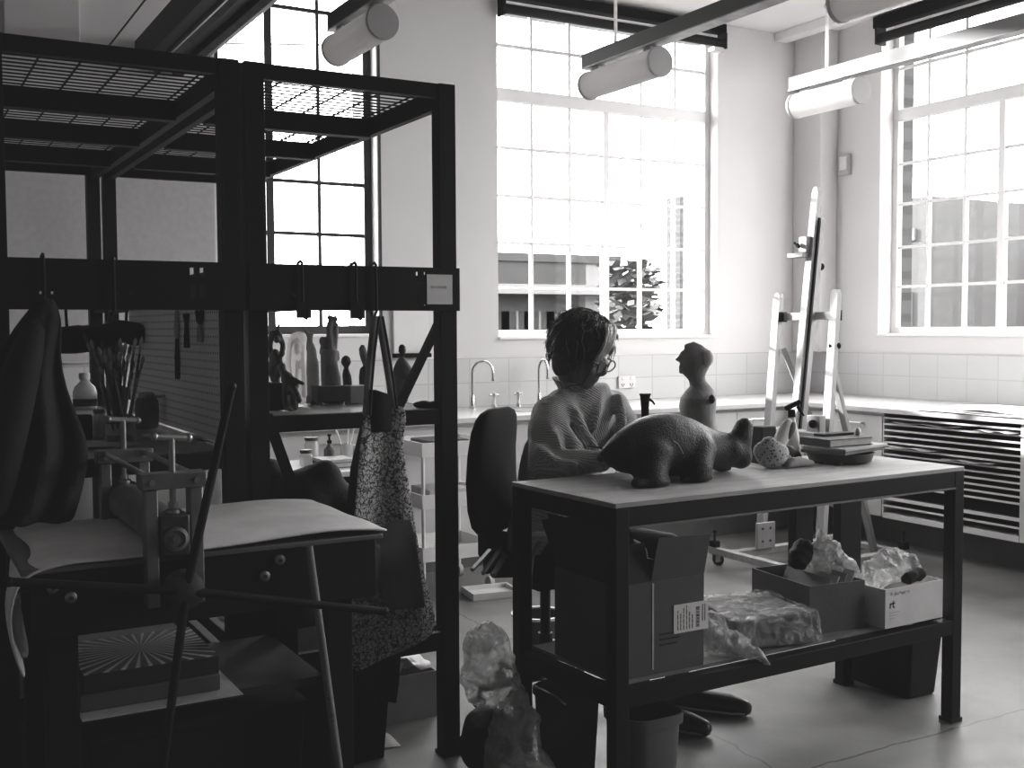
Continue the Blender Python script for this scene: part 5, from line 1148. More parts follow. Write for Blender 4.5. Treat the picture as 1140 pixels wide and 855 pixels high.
obj('rim',MB().loft([sqr(2.03,2.74,.205,.0985),sqr(2.03,2.74,.202,.104),sqr(2.03,2.74,.235,.106),sqr(2.03,2.74,.235,.100),sqr(2.03,2.74,.2185,.0965)],False),M['bucket'],bk)
db=thing('dark_bin','dark lidded plastic bin under the left end of the table','bin',(1.86,2.92,0))
obj('body',MB().loft([sqr(1.87,2.93,0,.075),sqr(1.87,2.93,.25,.088)]),M['cloth2'],db)
obj('lid',MB().loft([sqr(1.87,2.93,.2505,.094),sqr(1.87,2.93,.272,.094),sqr(1.87,2.93,.282,.080)]),M['cloth2'],db)
obj('handle',MB().tube([(1.80,2.83,.26),(1.775,2.84,.285),(1.765,2.90,.292),(1.77,2.96,.285)],.004,8),M['chrome'],db)
tb=thing('storage_tub','large black storage tub on the floor behind the right end of the table','tub',(3.42,3.02,0))
obj('body',MB().hexa([(3.35,2.84,0),(3.50,2.84,0),(3.50,3.20,0),(3.35,3.20,0),(3.335,2.82,.27),(3.52,2.82,.27),(3.52,3.22,.27),(3.335,3.22,.27)]),M['black'],tb,bevel=.012)
obj('lid',MB().box(3.328,3.527,2.813,3.227,.2705,.29),M['black'],tb,bevel=.006)
blob('plastic_sack','large cloudy plastic sack resting on a dark bag between rack and table','sack',[[((1.67,3.06,.31),.085),((1.66,3.08,.40),.075),((1.665,3.08,.45),.035)],[((1.645,3.06,.30),.08),((1.69,3.04,.27),.07)]],M['film'],.010,1,disp=.04,scale=.05)
blob('dark_bag','black bag on the floor under the cloudy plastic sack','bag',[[((1.64,3.06,.085),.085),((1.70,3.07,.09),.085)],[((1.67,3.10,.12),.08)]],M['cloth'],.014,2,disp=.02)
blob('plastic_bag','shiny crumpled plastic bag on the floor at the left end of the table','bag',[[((1.63,2.86,.10),.09),((1.64,2.86,.22),.075),((1.65,2.86,.30),.03)],[((1.67,2.82,.08),.075)]],M['filmd'],.010,1,disp=.035,scale=.04)
def floor_box(name,label,x0,x1,y0,y1,h,m):
    t=open_box(name,label,((x0+x1)/2,(y0+y1)/2,0),x1-x0,y1-y0,h,0,m); return t
floor_box('cardboard_box','open cardboard box of crumpled papers on the floor below the apron',1.47,1.735,3.60,3.86,.17,M['cardl'])
for k,(x,y) in enumerate(((1.54,3.69),(1.61,3.73),(1.675,3.69))):
    mb=MB(); mb.x=Matrix.Translation((x,y,.172+.014*k))@Matrix.Rotation(.5-.4*k,4,'Z')@Matrix.Rotation(.35*(k-1),4,'Y')
    mb.grid([[(-.065+.032*i,-.075+.037*j,.014*math.sin(i*1.7+j)) for j in range(5)] for i in range(5)]); obj('crumpled_paper',mb,M['pages'] if k==1 else M['paper'],None,['left crumpled sheet in the cardboard box below the apron','middle crumpled sheet in the cardboard box below the apron','right crumpled sheet in the cardboard box below the apron'][k],'paper','papers in the floor box',solid=.002)
obj('floor_paper',MB().grid([[(1.36+.035*i,3.40+.03*j,.004+.004*math.sin(i*1.2+j)) for j in range(5)] for i in range(5)]),M['paperg'],None,'loose pale sheet lying on the floor left of the box of papers','paper',solid=.002)
p=V((2.786, 5.118, 0.0))
tt=thing('white_tray','flat white tray lying on the floor left of the office chair','tray',p)
mb=MB(); mb.x=Matrix.Translation(p)@Matrix.Rotation(-.15,4,'Z'); mb.box(-.13,.13,-.10,.10,0,.012); mb.box(-.13,.13,-.10,-.09,.0122,.035); mb.box(-.13,.13,.09,.10,.0122,.035); mb.box(-.13,-.12,-.0898,.0898,.0122,.035); mb.box(.12,.13,-.0898,.0898,.0122,.035)
obj('tray_body',mb,M['white'],tt)
p=V((3.09,4.68,0)); t=thing('plastic_tub','clear plastic tub on the floor behind the work table','tub',p)
obj('body',MB().loft([sqr(p.x,p.y,0.0,.09),sqr(p.x,p.y,.19,.105),sqr(p.x,p.y,.19,.101),sqr(p.x,p.y,.006,.086)]),clear('cloudy_tub',.55,.6,.3),t); obj('rim',MB().loft([sqr(p.x,p.y,.185,.1055),sqr(p.x,p.y,.185,.112),sqr(p.x,p.y,.20,.112),sqr(p.x,p.y,.20,.101)],False),M['white'],t)
p=V((2.50,4.15,0)); t=thing('basin','dark round basin with a pale rim on the floor behind the chair','basin',p)
obj('bowl',MB().lathe(p,[(.07,0),(.085,.01),(.11,.15),(.105,.15),(.08,.02),(0,.015)],32),M['grille'],t); obj('rim',MB().lathe(p,[(.1105,.146),(.120,.146),(.121,.158),(.106,.158),(.105,.1505)],32,cap=False),M['white'],t)
blob('paper_bag','pale crumpled bag on the floor in front of the basin','bag',[[((2.40,3.86,.06),.06),((2.48,3.90,.05),.05)]],M['pages'],.010,1,disp=.025,scale=.04)

# ------------------------------------------------------------------ easel
ea=thing('easel','tall pale wooden studio easel on casters in the corner behind the table','easel',(4.6,4.7,0))
EX0=4.551
def strip(pts,w,d,name,m='wood',par=ea):
    mb=MB()
    for a,b in zip(pts,pts[1:]): mb.beam(a,b,d,w,(0,1,0))
    return obj(name,mb,M[m],par,bevel=.004)
LU=[(4.525, 4.9443, 0.0893), (4.7862, 5.077, 1.6257)]
RU=[(4.5204, 4.4594, 0.0622), (4.7873, 4.6095, 1.6323)]
MA=[(4.5566, 4.7546, 0.3932), (4.8723, 4.856, 2.2498)]
def post(p,q,wy,wx,name,m='wood'):
    # rectangular bar, wy wide along Y, wx thick along X, rounded top
    p,q=V(p),V(q); mb=MB(); d=(q-p); n=6
    ring=[(-wx/2,-wy/2),(wx/2,-wy/2),(wx/2,wy/2),(-wx/2,wy/2)]
    rings=[]
    for t_,s in ((0,1),(.975,1),(.988,.86),(.996,.6),(1,.25)):
        c=p+d*t_; rings.append([(c.x+a,c.y+b*s,c.z) for a,b in ring])
    mb.loft(rings); return obj(name,mb,M[m],ea)
lp=post(LU[0],LU[1],.055,.035,'upright'); rp=post(RU[0],RU[1],.055,.035,'upright')
mp=post(MA[0],MA[1],.050,.022,'mast')
MB_=[V(p)+V((.030,-.022,0)) for p in MA]; MB_[1]=MB_[0].lerp(MB_[1],.90)
post(MB_[0],MB_[1],.016,.030,'mast_groove','blackm')
MB2=[V(p)+V((.034,-.040,0)) for p in MA]; MB2[1]=MB2[0].lerp(MB2[1],.90)
post(MB2[0],MB2[1],.014,.034,'mast_rear_bar')
c1=(4.7609, 5.0565, 1.4773); c2=(4.7619, 4.6175, 1.4827)
obj('crossbar',MB().beam(V(c1)+V((.03,0,0)),V(c2)+V((.03,0,0)),.02,.045),M['wood'],ea,bevel=.003)
for c in (c1,c2): obj('crossbar_bracket',MB().box(c[0]-.012,c[0]+.05,c[1]-.028 if c is c1 else c[1]-.03,c[1]-.0 if c is c1 else c[1]+.0,c[2]-.03,c[2]+.03),M['blackm'],ea)
h=(4.804, 4.864, 1.9073)
hd=obj('canvas_clamp',MB().box(h[0]-.03,h[0]+.02,h[1]-.03,h[1]+.035,h[2]-.05,h[2]+.045),M['wood'],ea,bevel=.004)
obj('clamp_lip',MB().box(h[0]-.06,h[0]+.015,h[1]-.03,h[1]+.10,h[2]-.078,h[2]-.0505),M['wood'],hd,bevel=.003)
obj('clamp_knob',MB().sph((h[0]-.045,h[1]+.03,h[2]-.005),.013).tube([(h[0]-.05,h[1]+.05,h[2]+.01),(h[0]-.05,h[1]+.01,h[2]-.018)],.008,8),M['blackm'],hd)
for px,nm in (((4.8513, 4.8295, 1.7735),'knob'),((4.7321, 4.5796, 1.3078),'knob')): obj(nm,MB().sph(V(px)+V((.02,-.015,0)),.022,12,8).tube([V(px)+V((-.02,.01,0)),V(px)+V((.02,-.015,0))],.010,8),M['blackm'],ea)
# lower canvas ledge with its knob
k=(4.609, 4.7842, 0.8186); g=(4.6187, 4.5666, 0.8759)
obj('canvas_ledge',MB().box(k[0]-.10,k[0]+.02,g[1]-.06,k[1]+.22,k[2]-.035,k[2]+.005),M['wood'],ea,bevel=.003)
obj('ledge_block',MB().box(g[0]-.05,g[0]+.0,g[1]-.05,g[1]+.05,g[2]-.06,g[2]+.04),M['wood'],ea,bevel=.004); obj('knob',MB().sph(V(g)+V((-.07,-.02,-.005)),.025,12,8),M['blackm'],ea)
# rear struts
obj('strut',MB().beam((4.7585, 5.0056, 1.2862),(4.98,4.86,.62),.018,.03),M['wood'],ea)
obj('rear_leg',MB().beam((4.7471, 4.6068, 1.2195),(5.16, 4.631, 0.022),.026,.045,(0,1,0)),M['wood'],ea,bevel=.003)
rl=(5.16, 4.631, 0.022)
# base
ly=LU[0][1]; ry=RU[0][1]
obj('front_bar',MB().box(4.245,4.295,ry-.10,ly+.14,.075,.115),M['wood'],ea,bevel=.004)
for yy in (ly,ry):
    f=obj('foot_bar',MB().box(4.2955,5.22,yy-.03,yy+.03,.065,.105),M['wood'],ea,bevel=.004)
    obj('upright_block',MB().box(4.46,4.60,yy-.050,yy-.0305,.1055,.26),M['wood'],f,bevel=.003)
    for q in (4.50,4.56):
        obj('screw',MB().tube([(q,yy-.0545,.15),(q,yy-.0500,.15)],.007,10).tube([(q,yy-.0545,.225),(q,yy-.0500,.225)],.007,10),M['ink'],f)
obj('rear_bar',MB().box(5.14,5.19,ry+.031,ly-.031,.07,.105),M['wood'],ea,bevel=.004)
for (x,y) in ((4.27,ly+.11),(4.27,ry-.07),(5.20,ly+.0),(5.20,ry-.0)):
    o=obj('caster_fork',MB().box(x-.022,x+.022,y-.025,y+.025,.1155 if x<5 else .1055,.15).tube([(x,y,.15),(x,y,.20)],.006,8).sph((x,y,.205),.012),M['blackm'] if x<5 else M['blackm'],ea,bevel=.002)
    obj('caster_wheel',MB().tube([(x+.03,y-.012,.032),(x+.03,y+.012,.032)],.032,18),M['rubber'],o)
    obj('axle_plate',MB().box(x-.004,x+.03,y+.0125,y+.018,.025,.1149 if x<5 else .064).box(x-.004,x+.03,y-.018,y-.0125,.025,.1149 if x<5 else .064),M['steel'],o)
# ------------------------------------------------------------------ office chair
F2=V((.35,-.937,0)).normalized(); R2=V((F2.y,-F2.x,0))   # R2: the sitter's right
CH=V((2.12,3.66,0))
ch=thing('office_chair','black office chair with a tall rounded back behind the seated woman','chair',CH)
def loc(f,r,z): return CH+F2*f+R2*r+V((0,0,z))
bc=(2.0035, 3.5761, 0.9017)
# backrest: rounded slab facing forward
B0=V((1.985,3.60,0)); bd=V((.62,-.785,0)).normalized(); br_=V((bd.y,-bd.x,0))
rings=[]
prof=[(.66,.10,.015),(.675,.165,.03),(.70,.195,.036),(.76,.205,.040),(.86,.20,.040),(.96,.193,.038),(1.04,.185,.036),(1.085,.168,.032),(1.108,.14,.026),(1.122,.09,.015)]
mb=MB()
for z,a,b in prof:
    c=B0-bd*(.03*((z-.88)/.24)**2*-1+.02); ring=[]
    for k in range(28):
        th=2*PI*k/28; ca,sa=math.cos(th),math.sin(th)
        u=math.copysign(abs(ca)**.55,ca)*a; v_=math.copysign(abs(sa)**.7,sa)*b
        q=c+br_*u+bd*(v_-.25*(u*u)*-1*.6); ring.append((q.x,q.y,z))
    rings.append(ring)
mb.loft(rings); obj('backrest',mb,M['blackm'],ch)
mb=MB(); rings=[]
S0=V((2.17,3.55,0))
for z,s in ((.515,.85),(.52,.97),(.545,1.0),(.575,.98),(.585,.88)):
    ring=[]
    for k in range(28):
        th=2*PI*k/28; ca,sa=math.cos(th),math.sin(th)
        q=S0+R2*(math.copysign(abs(ca)**.6,ca)*.215*s)+F2*(math.copysign(abs(sa)**.6,sa)*.20*s); ring.append((q.x,q.y,z))
    rings.append(ring)
mb.loft(rings); obj('seat',mb,M['blackm'],ch)
obj('back_stem',MB().beam(B0-bd*.05+V((0,0,.72)),B0-bd*.02+V((0,0,.50)),.05,.02).beam(B0-bd*.02+V((0,0,.495)),S0+V((0,0,.49)),.05,.02),M['black'],ch)
obj('mechanism',MB().box(S0.x-.08,S0.x+.08,S0.y-.08,S0.y+.08,.44,.478),M['blackm'],ch,bevel=.01); obj('tilt_housing',MB().box(1.93,2.02,3.56,3.65,.56,.66),M['blackm'],ch,bevel=.01)
for k,(a,b) in enumerate(([((1.9204, 3.5257, 0.6082), (1.8382, 3.5115, 0.5471)), ((1.9441, 3.5006, 0.6067), (1.8623, 3.4741, 0.5383)), ((1.951, 3.4728, 0.5943), (1.8835, 3.4388, 0.5361))])):
    obj('lever',MB().beam(a,b,.020,.007).sph(b,.008).tube([a,V(a).lerp(V((1.99,3.58,.60)),1.0)],.006,8),M['steelk'],ch)
cc=S0; obj('column',MB().tube([(cc.x,cc.y,.44),(cc.x,cc.y,.26)],.02,14).tube([(cc.x,cc.y,.26),(cc.x,cc.y,.08)],.028,14),M['black'],ch)
for k in range(5):
    a=2*PI*k/5+.5; e=V((cc.x+.27*math.cos(a),cc.y+.27*math.sin(a),.075)); o=obj('base_leg',MB().tube([(cc.x,cc.y,.10),e],[.022,.014],10),M['black'],ch)
    obj('caster',MB().tube([e+V((.012*math.sin(a),-.012*math.cos(a),-.05)),e+V((-.012*math.sin(a),.012*math.cos(a),-.05))],.025,14).tube([e,e+V((0,0,-.045))],.007,8),M['rubber'],o)
ar=obj('armrest',MB().tube([(2.0072, 3.3069, 0.6721),(1.9754, 3.3219, 0.6185),(1.9714, 3.3411, 0.5126),(1.9743, 3.3661, 0.3774)]+[(2.05,3.46,.50)],.011,10),M['steelk'],ch)
pd=V((2.0049, 3.309, 0.6848)); obj('arm_pad',MB().ell([(pd.x,pd.y,pd.z-.012,.035,.03),(pd.x,pd.y,pd.z-.004,.046,.036),(pd.x,pd.y,pd.z+.006,.047,.037),(pd.x,pd.y,pd.z+.012,.036,.028)],(.868,-.496),20),M['steel'],ar)

# ------------------------------------------------------------------ the woman
pw=thing('person','seated woman with short tousled hair and glasses in a knitted sweater, working at the table','person',(2.2,3.5,0))
f=V((.35,-.937,0)).normalized(); r=V((f.y,-f.x,0)); up=V((0,0,1))
S=V((2.235,3.40,1.125))
Rsh=S+r*.172; Lsh=S-r*.195
RE=V((1.9711, 3.2276, 0.935)); RW=V((2.1414, 3.0632, 0.9718))
LE=V((2.3832, 3.2941, 0.9727)); LW=V((2.3635, 3.0049, 0.9635))
Hc=V((2.192, 3.3202, 1.3252))
hf=V((.43,-.90,0)).normalized(); pitch_=math.radians(24)
hx=(hf*math.cos(pitch_)-up*math.sin(pitch_)).normalized(); hy=V((-hf.y,hf.x,0)).normalized(); hz=hx.cross(hy)
HM=Matrix(((hx.x,hy.x,hz.x,Hc.x),(hx.y,hy.y,hz.y,Hc.y),(hx.z,hy.z,hz.z,Hc.z),(0,0,0,1)))
HR=HM.to_3x3()
body=MB()
# torso, slightly inside the sweater
def trunk(mb,g):
    secs=[]
    for cx,cy,z,a,b in ((2.205,3.565,.585,.185,.125),(2.205,3.56,.66,.19,.13),(2.21,3.54,.76,.172,.122),(2.215,3.50,.88,.180,.128),(2.225,3.455,.99,.192,.132),(2.232,3.42,1.07,.188,.112),(2.236,3.402,1.12,.165,.098),(2.239,3.392,1.16,.118,.084),(2.242,3.382,1.195,.082,.074),(2.243,3.376,1.215,.066,.066)):
        secs.append((cx,cy,z,a+g,b+g))
    mb.ell(secs,(r.x,r.y),28)
trunk(body,-.012)
body.limb([(V((2.24,3.385,1.16)),.055),(Hc+HR@V((-.025,0,-.075)),.052)],14)
# head
body.sph(HM@V((-.012,0,.028)),(.096,.076,.100),20,14,rot=HR)
body.sph(HM@V((.030,0,-.035)),(.062,.058,.080),18,12,rot=HR)
body.sph(HM@V((.052,0,-.085)),(.032,.034,.028),14,10,rot=HR)
body.limb([(HM@V((.088,0,.018)),.010),(HM@V((.106,0,-.022)),.013),(HM@V((.100,0,-.030)),.014)],10)
for s in (-1,1):
    body.sph(HM@V((.098,.010*s,-.031)),.008,10,7)
    body.sph(HM@V((.074,.034*s,-.030)),(.018,.022,.020),12,8,rot=HR)
    body.limb([(HM@V((.084,.014*s,.026)),.009),(HM@V((.078,.040*s,.024)),.008)],8)
    body.sph(HM@V((-.012,.078*s,-.008)),(.018,.010,.030),12,8,rot=HR)
body.limb([(HM@V((.082,-.018,-.060)),.006),(HM@V((.090,0,-.058)),.008),(HM@V((.082,.018,-.060)),.006)],8)
body.limb([(HM@V((.080,-.014,-.068)),.006),(HM@V((.086,0,-.069)),.008),(HM@V((.080,.014,-.068)),.006)],8)
# arms inside the sleeves
body.limb([(Rsh,.045),(RE,.036),(RW,.026)],12); body.limb([(Lsh,.045),(LE,.036),(LW,.026)],12)
# legs
RK=V((2.31,3.19,.60)); LK=V((2.50,3.22,.60)); RA=V((2.335,3.185,.085)); LA=V((2.545,3.225,.085))
for hip,kn,an_ in ((V((2.12,3.55,.60)),RK,RA),(V((2.30,3.58,.60)),LK,LA)):
    body.limb([(hip,.082),(hip.lerp(kn,.5),.068),(kn,.052)],14); body.limb([(kn,.050),(kn.lerp(an_,.35),.048),(an_,.030)],12)
def hand(mb,w_,d,n,side,curl,L=.17):
    # w_ wrist, d finger direction, n palm-facing direction, side = thumb direction
    d=d.normalized(); n=(n-d*n.dot(d)).normalized(); s=side-d*side.dot(d)-n*side.dot(n); s.normalize()
    kn=[]
    for i,o_ in enumerate((.030,.010,-.010,-.028)):
        k_=w_+d*(.085-.004*abs(i-1))+s*o_; kn.append(k_); mb.limb([(w_+s*o_*.55+d*.005,.016),(k_,.0135)],10)
    for i,k_ in enumerate(kn):
        ln=(.040,.045,.042,.033)[i]; a=0; p=k_; pts=[(p,.0098)]
        for j,fr in enumerate((1.0,.62,.5)):
            a+=curl[i]*(1.0 if j else .7); dd=d*math.cos(a)+n*math.sin(a)+s*(.10*(1-i)*.5 if j==0 else 0); p=p+dd.normalized()*ln*fr; pts.append((p,.0092-.0009*j))
        mb.limb(pts,9)
    t0=w_+d*.022+s*.024; t1=t0+(d*.55+s*.75+n*.35).normalized()*.038; t2=t1+(d*.85+s*.25+n*.45).normalized()*.032; t3=t2+(d*.9-s*.1+n*.4).normalized()*.024
    mb.limb([(t0,.015),(t1,.0125),(t2,.0105),(t3,.0085)],9)
dR=(V((2.1585, 2.9634, 1.0108))-RW); hand(body,RW+dR.normalized()*.012,dR,V((.1,-.2,-1)),V((.3,.9,.15)),(.35,.5,.6,.7))
dL=V((.05,-.35,.10))*.3; hand(body,LW+dL.normalized()*.01,V((-.15,-.9,-.15)),V((-.5,.1,-.9)),V((-.9,.2,.3)),(.45,.5,.55,.6))
obj('body',body,M['skin'],pw,remesh=.0065,smooth=4)
# sweater
sw=MB(); trunk(sw,.012)
sw.limb([(S+r*.10+V((0,0,.005)),.075),(Rsh+V((0,0,-.012)),.073),(Rsh.lerp(RE,.45)+r*.012,.070),(RE+V((0,0,.006)),.062)],16)
sw.limb([(RE+V((0,0,.006)),.062),(RE.lerp(RW,.4)+V((0,0,.006)),.050),(RE.lerp(RW,.82)+V((0,0,.002)),.038)],14)
sw.limb([(S-r*.10+V((0,0,.005)),.075),(Lsh+V((0,0,-.012)),.072),(Lsh.lerp(LE,.5)-r*.01,.066),(LE,.058)],16)
sw.limb([(LE,.058),(LE.lerp(LW,.5),.046),(LE.lerp(LW,.85),.038)],14)
sw.limb([(RE+V((.0,0,.0)),.05),(RE+V((-.015,.02,-.03)),.04)],10)
for ridge in ((((2.0456, 3.3479, 1.1577),.020),((2.0506, 3.2604, 1.0901),.022),((2.0863, 3.2121, 1.0073),.020),((2.1359, 3.2025, 0.9328),.014)),
              (((2.1073, 3.3377, 1.1914),.018),((2.1222, 3.2669, 1.1117),.020),((2.1746, 3.2432, 1.0217),.018),((2.2118, 3.2415, 0.9621),.014)),
              (((2.2579, 3.3087, 1.1813),.016),((2.2219, 3.2788, 1.1065),.018),((2.2062, 3.2729, 1.0497),.014)),
              (((2.3429, 3.3168, 1.1648),.016),((2.3342, 3.282, 1.0752),.018),((2.315, 3.2662, 1.012),.014)),
              (((1.9415, 3.214, 1.0063),.022),((1.962, 3.1429, 0.9752),.020),((2.0083, 3.0924, 0.9593),.014)),
              (((2.0019, 3.2412, 1.075),.018),((2.0058, 3.1896, 1.0202),.016))): sw.limb(ridge,10)
o=obj('sweater',sw,M['knit'],pw,remesh=.010,smooth=4)
tx=bpy.data.textures.new('folds','CLOUDS'); tx.noise_scale=.13; d=o.modifiers.new('d','DISPLACE'); d.texture=tx; d.strength=.024; d.mid_level=.5
col=MB(); 
for (z,a) in ((0,0),): 
    c0=V((2.242,3.383,1.155)); c1=Hc+HR@V((-.030,0,-.10)); c1=c0.lerp(c1,.82)
    rr_=[]
    for t_,rad in ((0,.090),(.35,.080),(.7,.072),(1,.070),(1,.064),(.4,.062)):
        c=c0.lerp(c1,t_); rr_.append([c+r*math.cos(2*PI*k/24)*rad+f*math.sin(2*PI*k/24)*rad*.95+V((0,0,-.012*math.sin(2*PI*k/24))) for k in range(24)])
col.loft(rr_,False); obj('collar',col,M['knit'],o)
tr_=MB()
for hip,kn,an_ in ((V((2.12,3.55,.60)),RK,RA),(V((2.30,3.58,.60)),LK,LA)):
    tr_.limb([(hip,.095),(hip.lerp(kn,.5),.080),(kn,.064)],14); tr_.limb([(kn,.062),(kn.lerp(an_,.4),.058),(an_+V((0,0,.03)),.046)],12)
tr_.sph((2.21,3.57,.60),(.19,.13,.09)); obj('trousers',tr_,M['trous'],pw,remesh=.012,smooth=3)
for an_,toe,nm in ((RA,V((2.44,2.945,.03)),'shoe'),(LA,V((2.70,3.03,.03)),'shoe')):
    s_=MB(); h_=V((an_.x,an_.y,.035)); dd=(toe-h_); dd.z=0
    s_.limb([(h_-dd.normalized()*.02+V((0,0,.004)),.038),(h_+dd*.4+V((0,0,.006)),.040),(h_+dd*.8,.040),(toe,.032)],14); s_.limb([(an_+V((0,0,.02)),.044),(h_+dd*.25+V((0,0,.02)),.04)],12)
    for v in s_.v: v.z=max(v.z,.002)
    so=obj('shoe',s_,M['leather'],pw,remesh=.009,smooth=3)
    obj('sole_welt',MB().tube([h_+dd*t_+V((dd.y,-dd.x,0)).normalized()*.041*k_+V((0,0,-.019)) for t_,k_ in ((-.02,.6),(.2,.95),(.5,1),(.85,.95),(1.02,.6),(1.10,0))],.004,6),M['paperg'],so)
# glasses
gl=MB()
for s in (-1,1):
    c=V((.108,.034*s,-.002)); gl.tube([HM@(c+V((-.004*abs(math.sin(a*PI/10)),.026*math.cos(a*PI/10)-.0*s,.021*math.sin(a*PI/10)))) for a in range(21)],.0026,8)
    gl.tube([HM@V((.106,.060*s,.006)),HM@V((.09,.074*s,.008)),HM@V((-.01,.086*s,.004))],.0026,8)
gl.tube([HM@V((.109,-.009,.004)),HM@V((.113,0,.007)),HM@V((.109,.009,.004))],.0026,8)
g_=obj('glasses',gl,M['ink'],pw)
ln=MB()
for s in (-1,1): ln.lathe(HM@V((.1075,.034*s,-.002)),[(.0,0),(.023,0)],18,tuple(hx),False)
obj('lenses',ln,M['lens'],g_)
obj('cord',MB().tube([HM@V((.09,-.075,.004)),HM@V((.085,-.066,-.04)),HM@V((.07,-.055,-.085)),HM@V((.02,-.055,-.115))],.002,6),M['ink'],g_)
for s in (-1,1):
    obj('eye',MB().sph(HM@V((.081,.034*s,.002)),.0125,14,10),M['label'],pw)
# hair
hr=MB()
hr.sph(HM@V((-.020,0,.045)),(.108,.094,.100),22,14,rot=HR)
hr.sph(HM@V((-.058,0,-.012)),(.064,.082,.080),18,12,rot=HR)
for s in (-1,1):
    hr.sph(HM@V((-.025,.072*s,-.030)),(.050,.024,.070),14,10,rot=HR)
    hr.sph(HM@V((.030,.062*s,.045)),(.050,.028,.045),14,10,rot=HR)
hr.limb([(HM@V((.05,.03,.115)),.030),(HM@V((.078,-.010,.095)),.026),(HM@V((.080,-.045,.060)),.018)],10)
ho=obj('hair',hr,M['hair'],pw,remesh=.009,smooth=2)
st=MB(); st2=MB(); rnd=random.Random(11)
def surf(th,ph):
    # th from crown, ph azimuth (0 = front)
    p=V((math.sin(th)*math.cos(ph),math.sin(th)*math.sin(ph),math.cos(th)))
    return V((-.022+.114*p.x,.101*p.y,.042+.108*p.z if th<PI/2 else .042+.150*p.z))
for i in range(900):
    ph=rnd.uniform(-PI,PI); front=abs(ph)<.85
    t0=rnd.uniform(.05,.9); t0=t0 if front else t0+rnd.choice((0,0,.5,.9)); t1=min(t0+rnd.uniform(.5,1.1),1.15 if front else 2.35)
    if t1<=t0+.15: continue
    pts=[]; sw_=rnd.uniform(-.5,.5); fr=rnd.uniform(1.0,1.07); wav=rnd.uniform(.002,.007); fly=rnd.random()<.22
    for j in range(8):
        t_=t0+(t1-t0)*j/7; p=surf(t_,ph+sw_*(j/7)); c=V((-.02,0,.03)); q=c+(p-c)*(fr+(.05 if t_>1.4 else 0)+.012*math.sin(j*1.4+i)+(.16*(j/7)**2*rnd.uniform(.5,1) if fly else 0))
        q+=V((wav*math.sin(j*1.9+i),wav*math.cos(j*1.7+i*2),0)); pts.append(HM@q)
    (st if rnd.random()<.9 else st2).tube(pts,[.0017*(1-.8*j/7)+.0004 for j in range(8)],4,False)
obj('strands',st,M['hair'],ho); obj('grey_strands',st2,M['hairl'],ho)
st=MB()
for i in range(80):
    a=rnd.uniform(-.035,.03); pts=[]
    for j in range(7):
        t_=j/6; q=V((.060+.050*math.sin(t_*1.9)-.012*t_,a*(1-t_*.3)-.055*t_,.140-.115*t_*t_-.01*t_))*1.0; q+=V((.004*math.sin(i+j),.005*math.cos(i*2+j*.8),.003*math.sin(i*3+j))); pts.append(HM@q)
    st.tube(pts,[.0024*(1-.75*t/6)+.0003 for t in range(7)],4,False)
obj('fringe',st,M['hairl'],ho)  # brightness of the lit side put into the pale fringe colour
# the tool she holds
a=V((2.0605, 3.0893, 1.0215)); b=V((2.0926, 3.0244, 1.015)); c=a+(b-a)*2.2
t=thing('modelling_tool','thin dark modelling tool held in the woman\'s right hand','tool',a)
obj('handle',MB().tube([a,a.lerp(c,.3),c],[.0022,.0038,.003],8),M['grille'],t); obj('tip',MB().tube([a-(b-a)*.15,a],[.0008,.002],6),M['steel'],t)

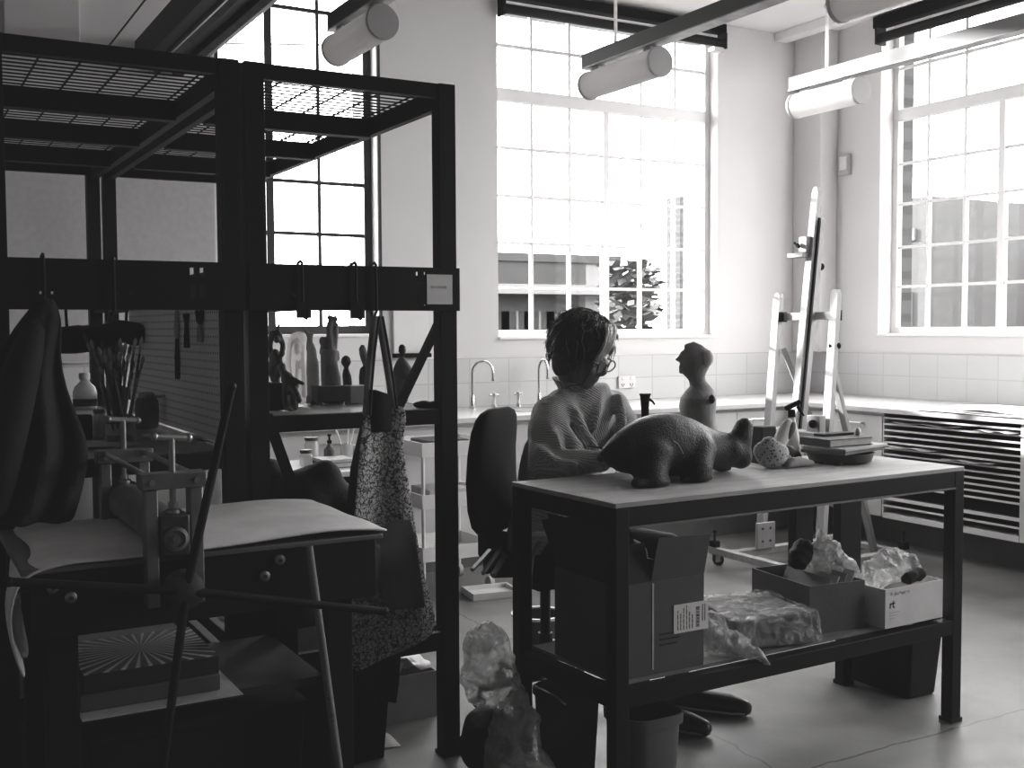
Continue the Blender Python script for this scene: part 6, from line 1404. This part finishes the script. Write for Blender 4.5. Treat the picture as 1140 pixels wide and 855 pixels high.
# ------------------------------------------------------------------ light, sky and camera
w=bpy.data.worlds.new('overcast_sky'); bpy.context.scene.world=w; w.use_nodes=True
bgn=w.node_tree.nodes['Background']; bgn.inputs['Color'].default_value=(1,.995,.99,1); bgn.inputs['Strength'].default_value=SKY
def portal(name,loc_,rot,sx_,sy_):
    l=bpy.data.lights.new(name,'AREA'); l.shape='RECTANGLE'; l.size=sx_; l.size_y=sy_; l.cycles.is_portal=True
    o=bpy.data.objects.new(name,l); C.objects.link(o); o.location=loc_; o.rotation_euler=rot
for nm,wd in (('portal_left',W1),('portal_middle',W2)):
    portal(nm,((wd[0]+wd[1])/2,6.9,(wd[2]+wd[3])/2),(-PI/2,0,0),wd[1]-wd[0]+.1,wd[3]-wd[2]+.1)
portal('portal_right',(6.8,(W3[0]+W3[1])/2,(W3[2]+W3[3])/2),(PI/2,0,PI/2),W3[1]-W3[0]+.1,W3[3]-W3[2]+.1)
portal('portal_fill',(6.8,(W_FILL[0]+W_FILL[1])/2,(W_FILL[2]+W_FILL[3])/2),(PI/2,0,PI/2),W_FILL[1]-W_FILL[0]+.1,W_FILL[3]-W_FILL[2]+.1)
sl_=bpy.data.lights.new('sun','SUN'); sl_.energy=SUN; sl_.angle=math.radians(1.2); so=bpy.data.objects.new('sun',sl_); C.objects.link(so)
el=math.radians(14); dv=V((.40*math.cos(el),-.917*math.cos(el),-math.sin(el))); so.rotation_euler=dv.to_track_quat('-Z','Y').to_euler(); so.location=(0,12,8)
cd=bpy.data.cameras.new('camera'); co=bpy.data.objects.new('camera',cd); C.objects.link(co)
cd.sensor_width=36; cd.sensor_fit='HORIZONTAL'; cd.lens=38.8421052631579; cd.clip_start=.05; cd.clip_end=300
Rv,Uv,Fv=V((0.8681, -0.4964, -0.0052)),V((0.0297, 0.0415, 0.9987)),V((0.4956, 0.8671, -0.0507))
co.matrix_world=Matrix(((Rv.x,Uv.x,-Fv.x,0),(Rv.y,Uv.y,-Fv.y,0),(Rv.z,Uv.z,-Fv.z,1.42),(0,0,0,1)))
sc=bpy.context.scene; sc.camera=co
sc.view_settings.view_transform='Standard'; sc.view_settings.look='None'; sc.view_settings.exposure=EXPO; sc.view_settings.gamma=1.0
cm=sc.view_settings; cm.use_curve_mapping=True; cc_=cm.curve_mapping.curves[3]; cc_.points[0].location=(0,.0095); cc_.points[1].location=(1,1); cm.curve_mapping.update()
sc.cycles.use_denoising=True; sc.cycles.max_bounces=10; sc.cycles.diffuse_bounces=6; sc.cycles.transparent_max_bounces=24; sc.cycles.sample_clamp_indirect=8; sc.cycles.caustics_reflective=False; sc.cycles.caustics_refractive=False
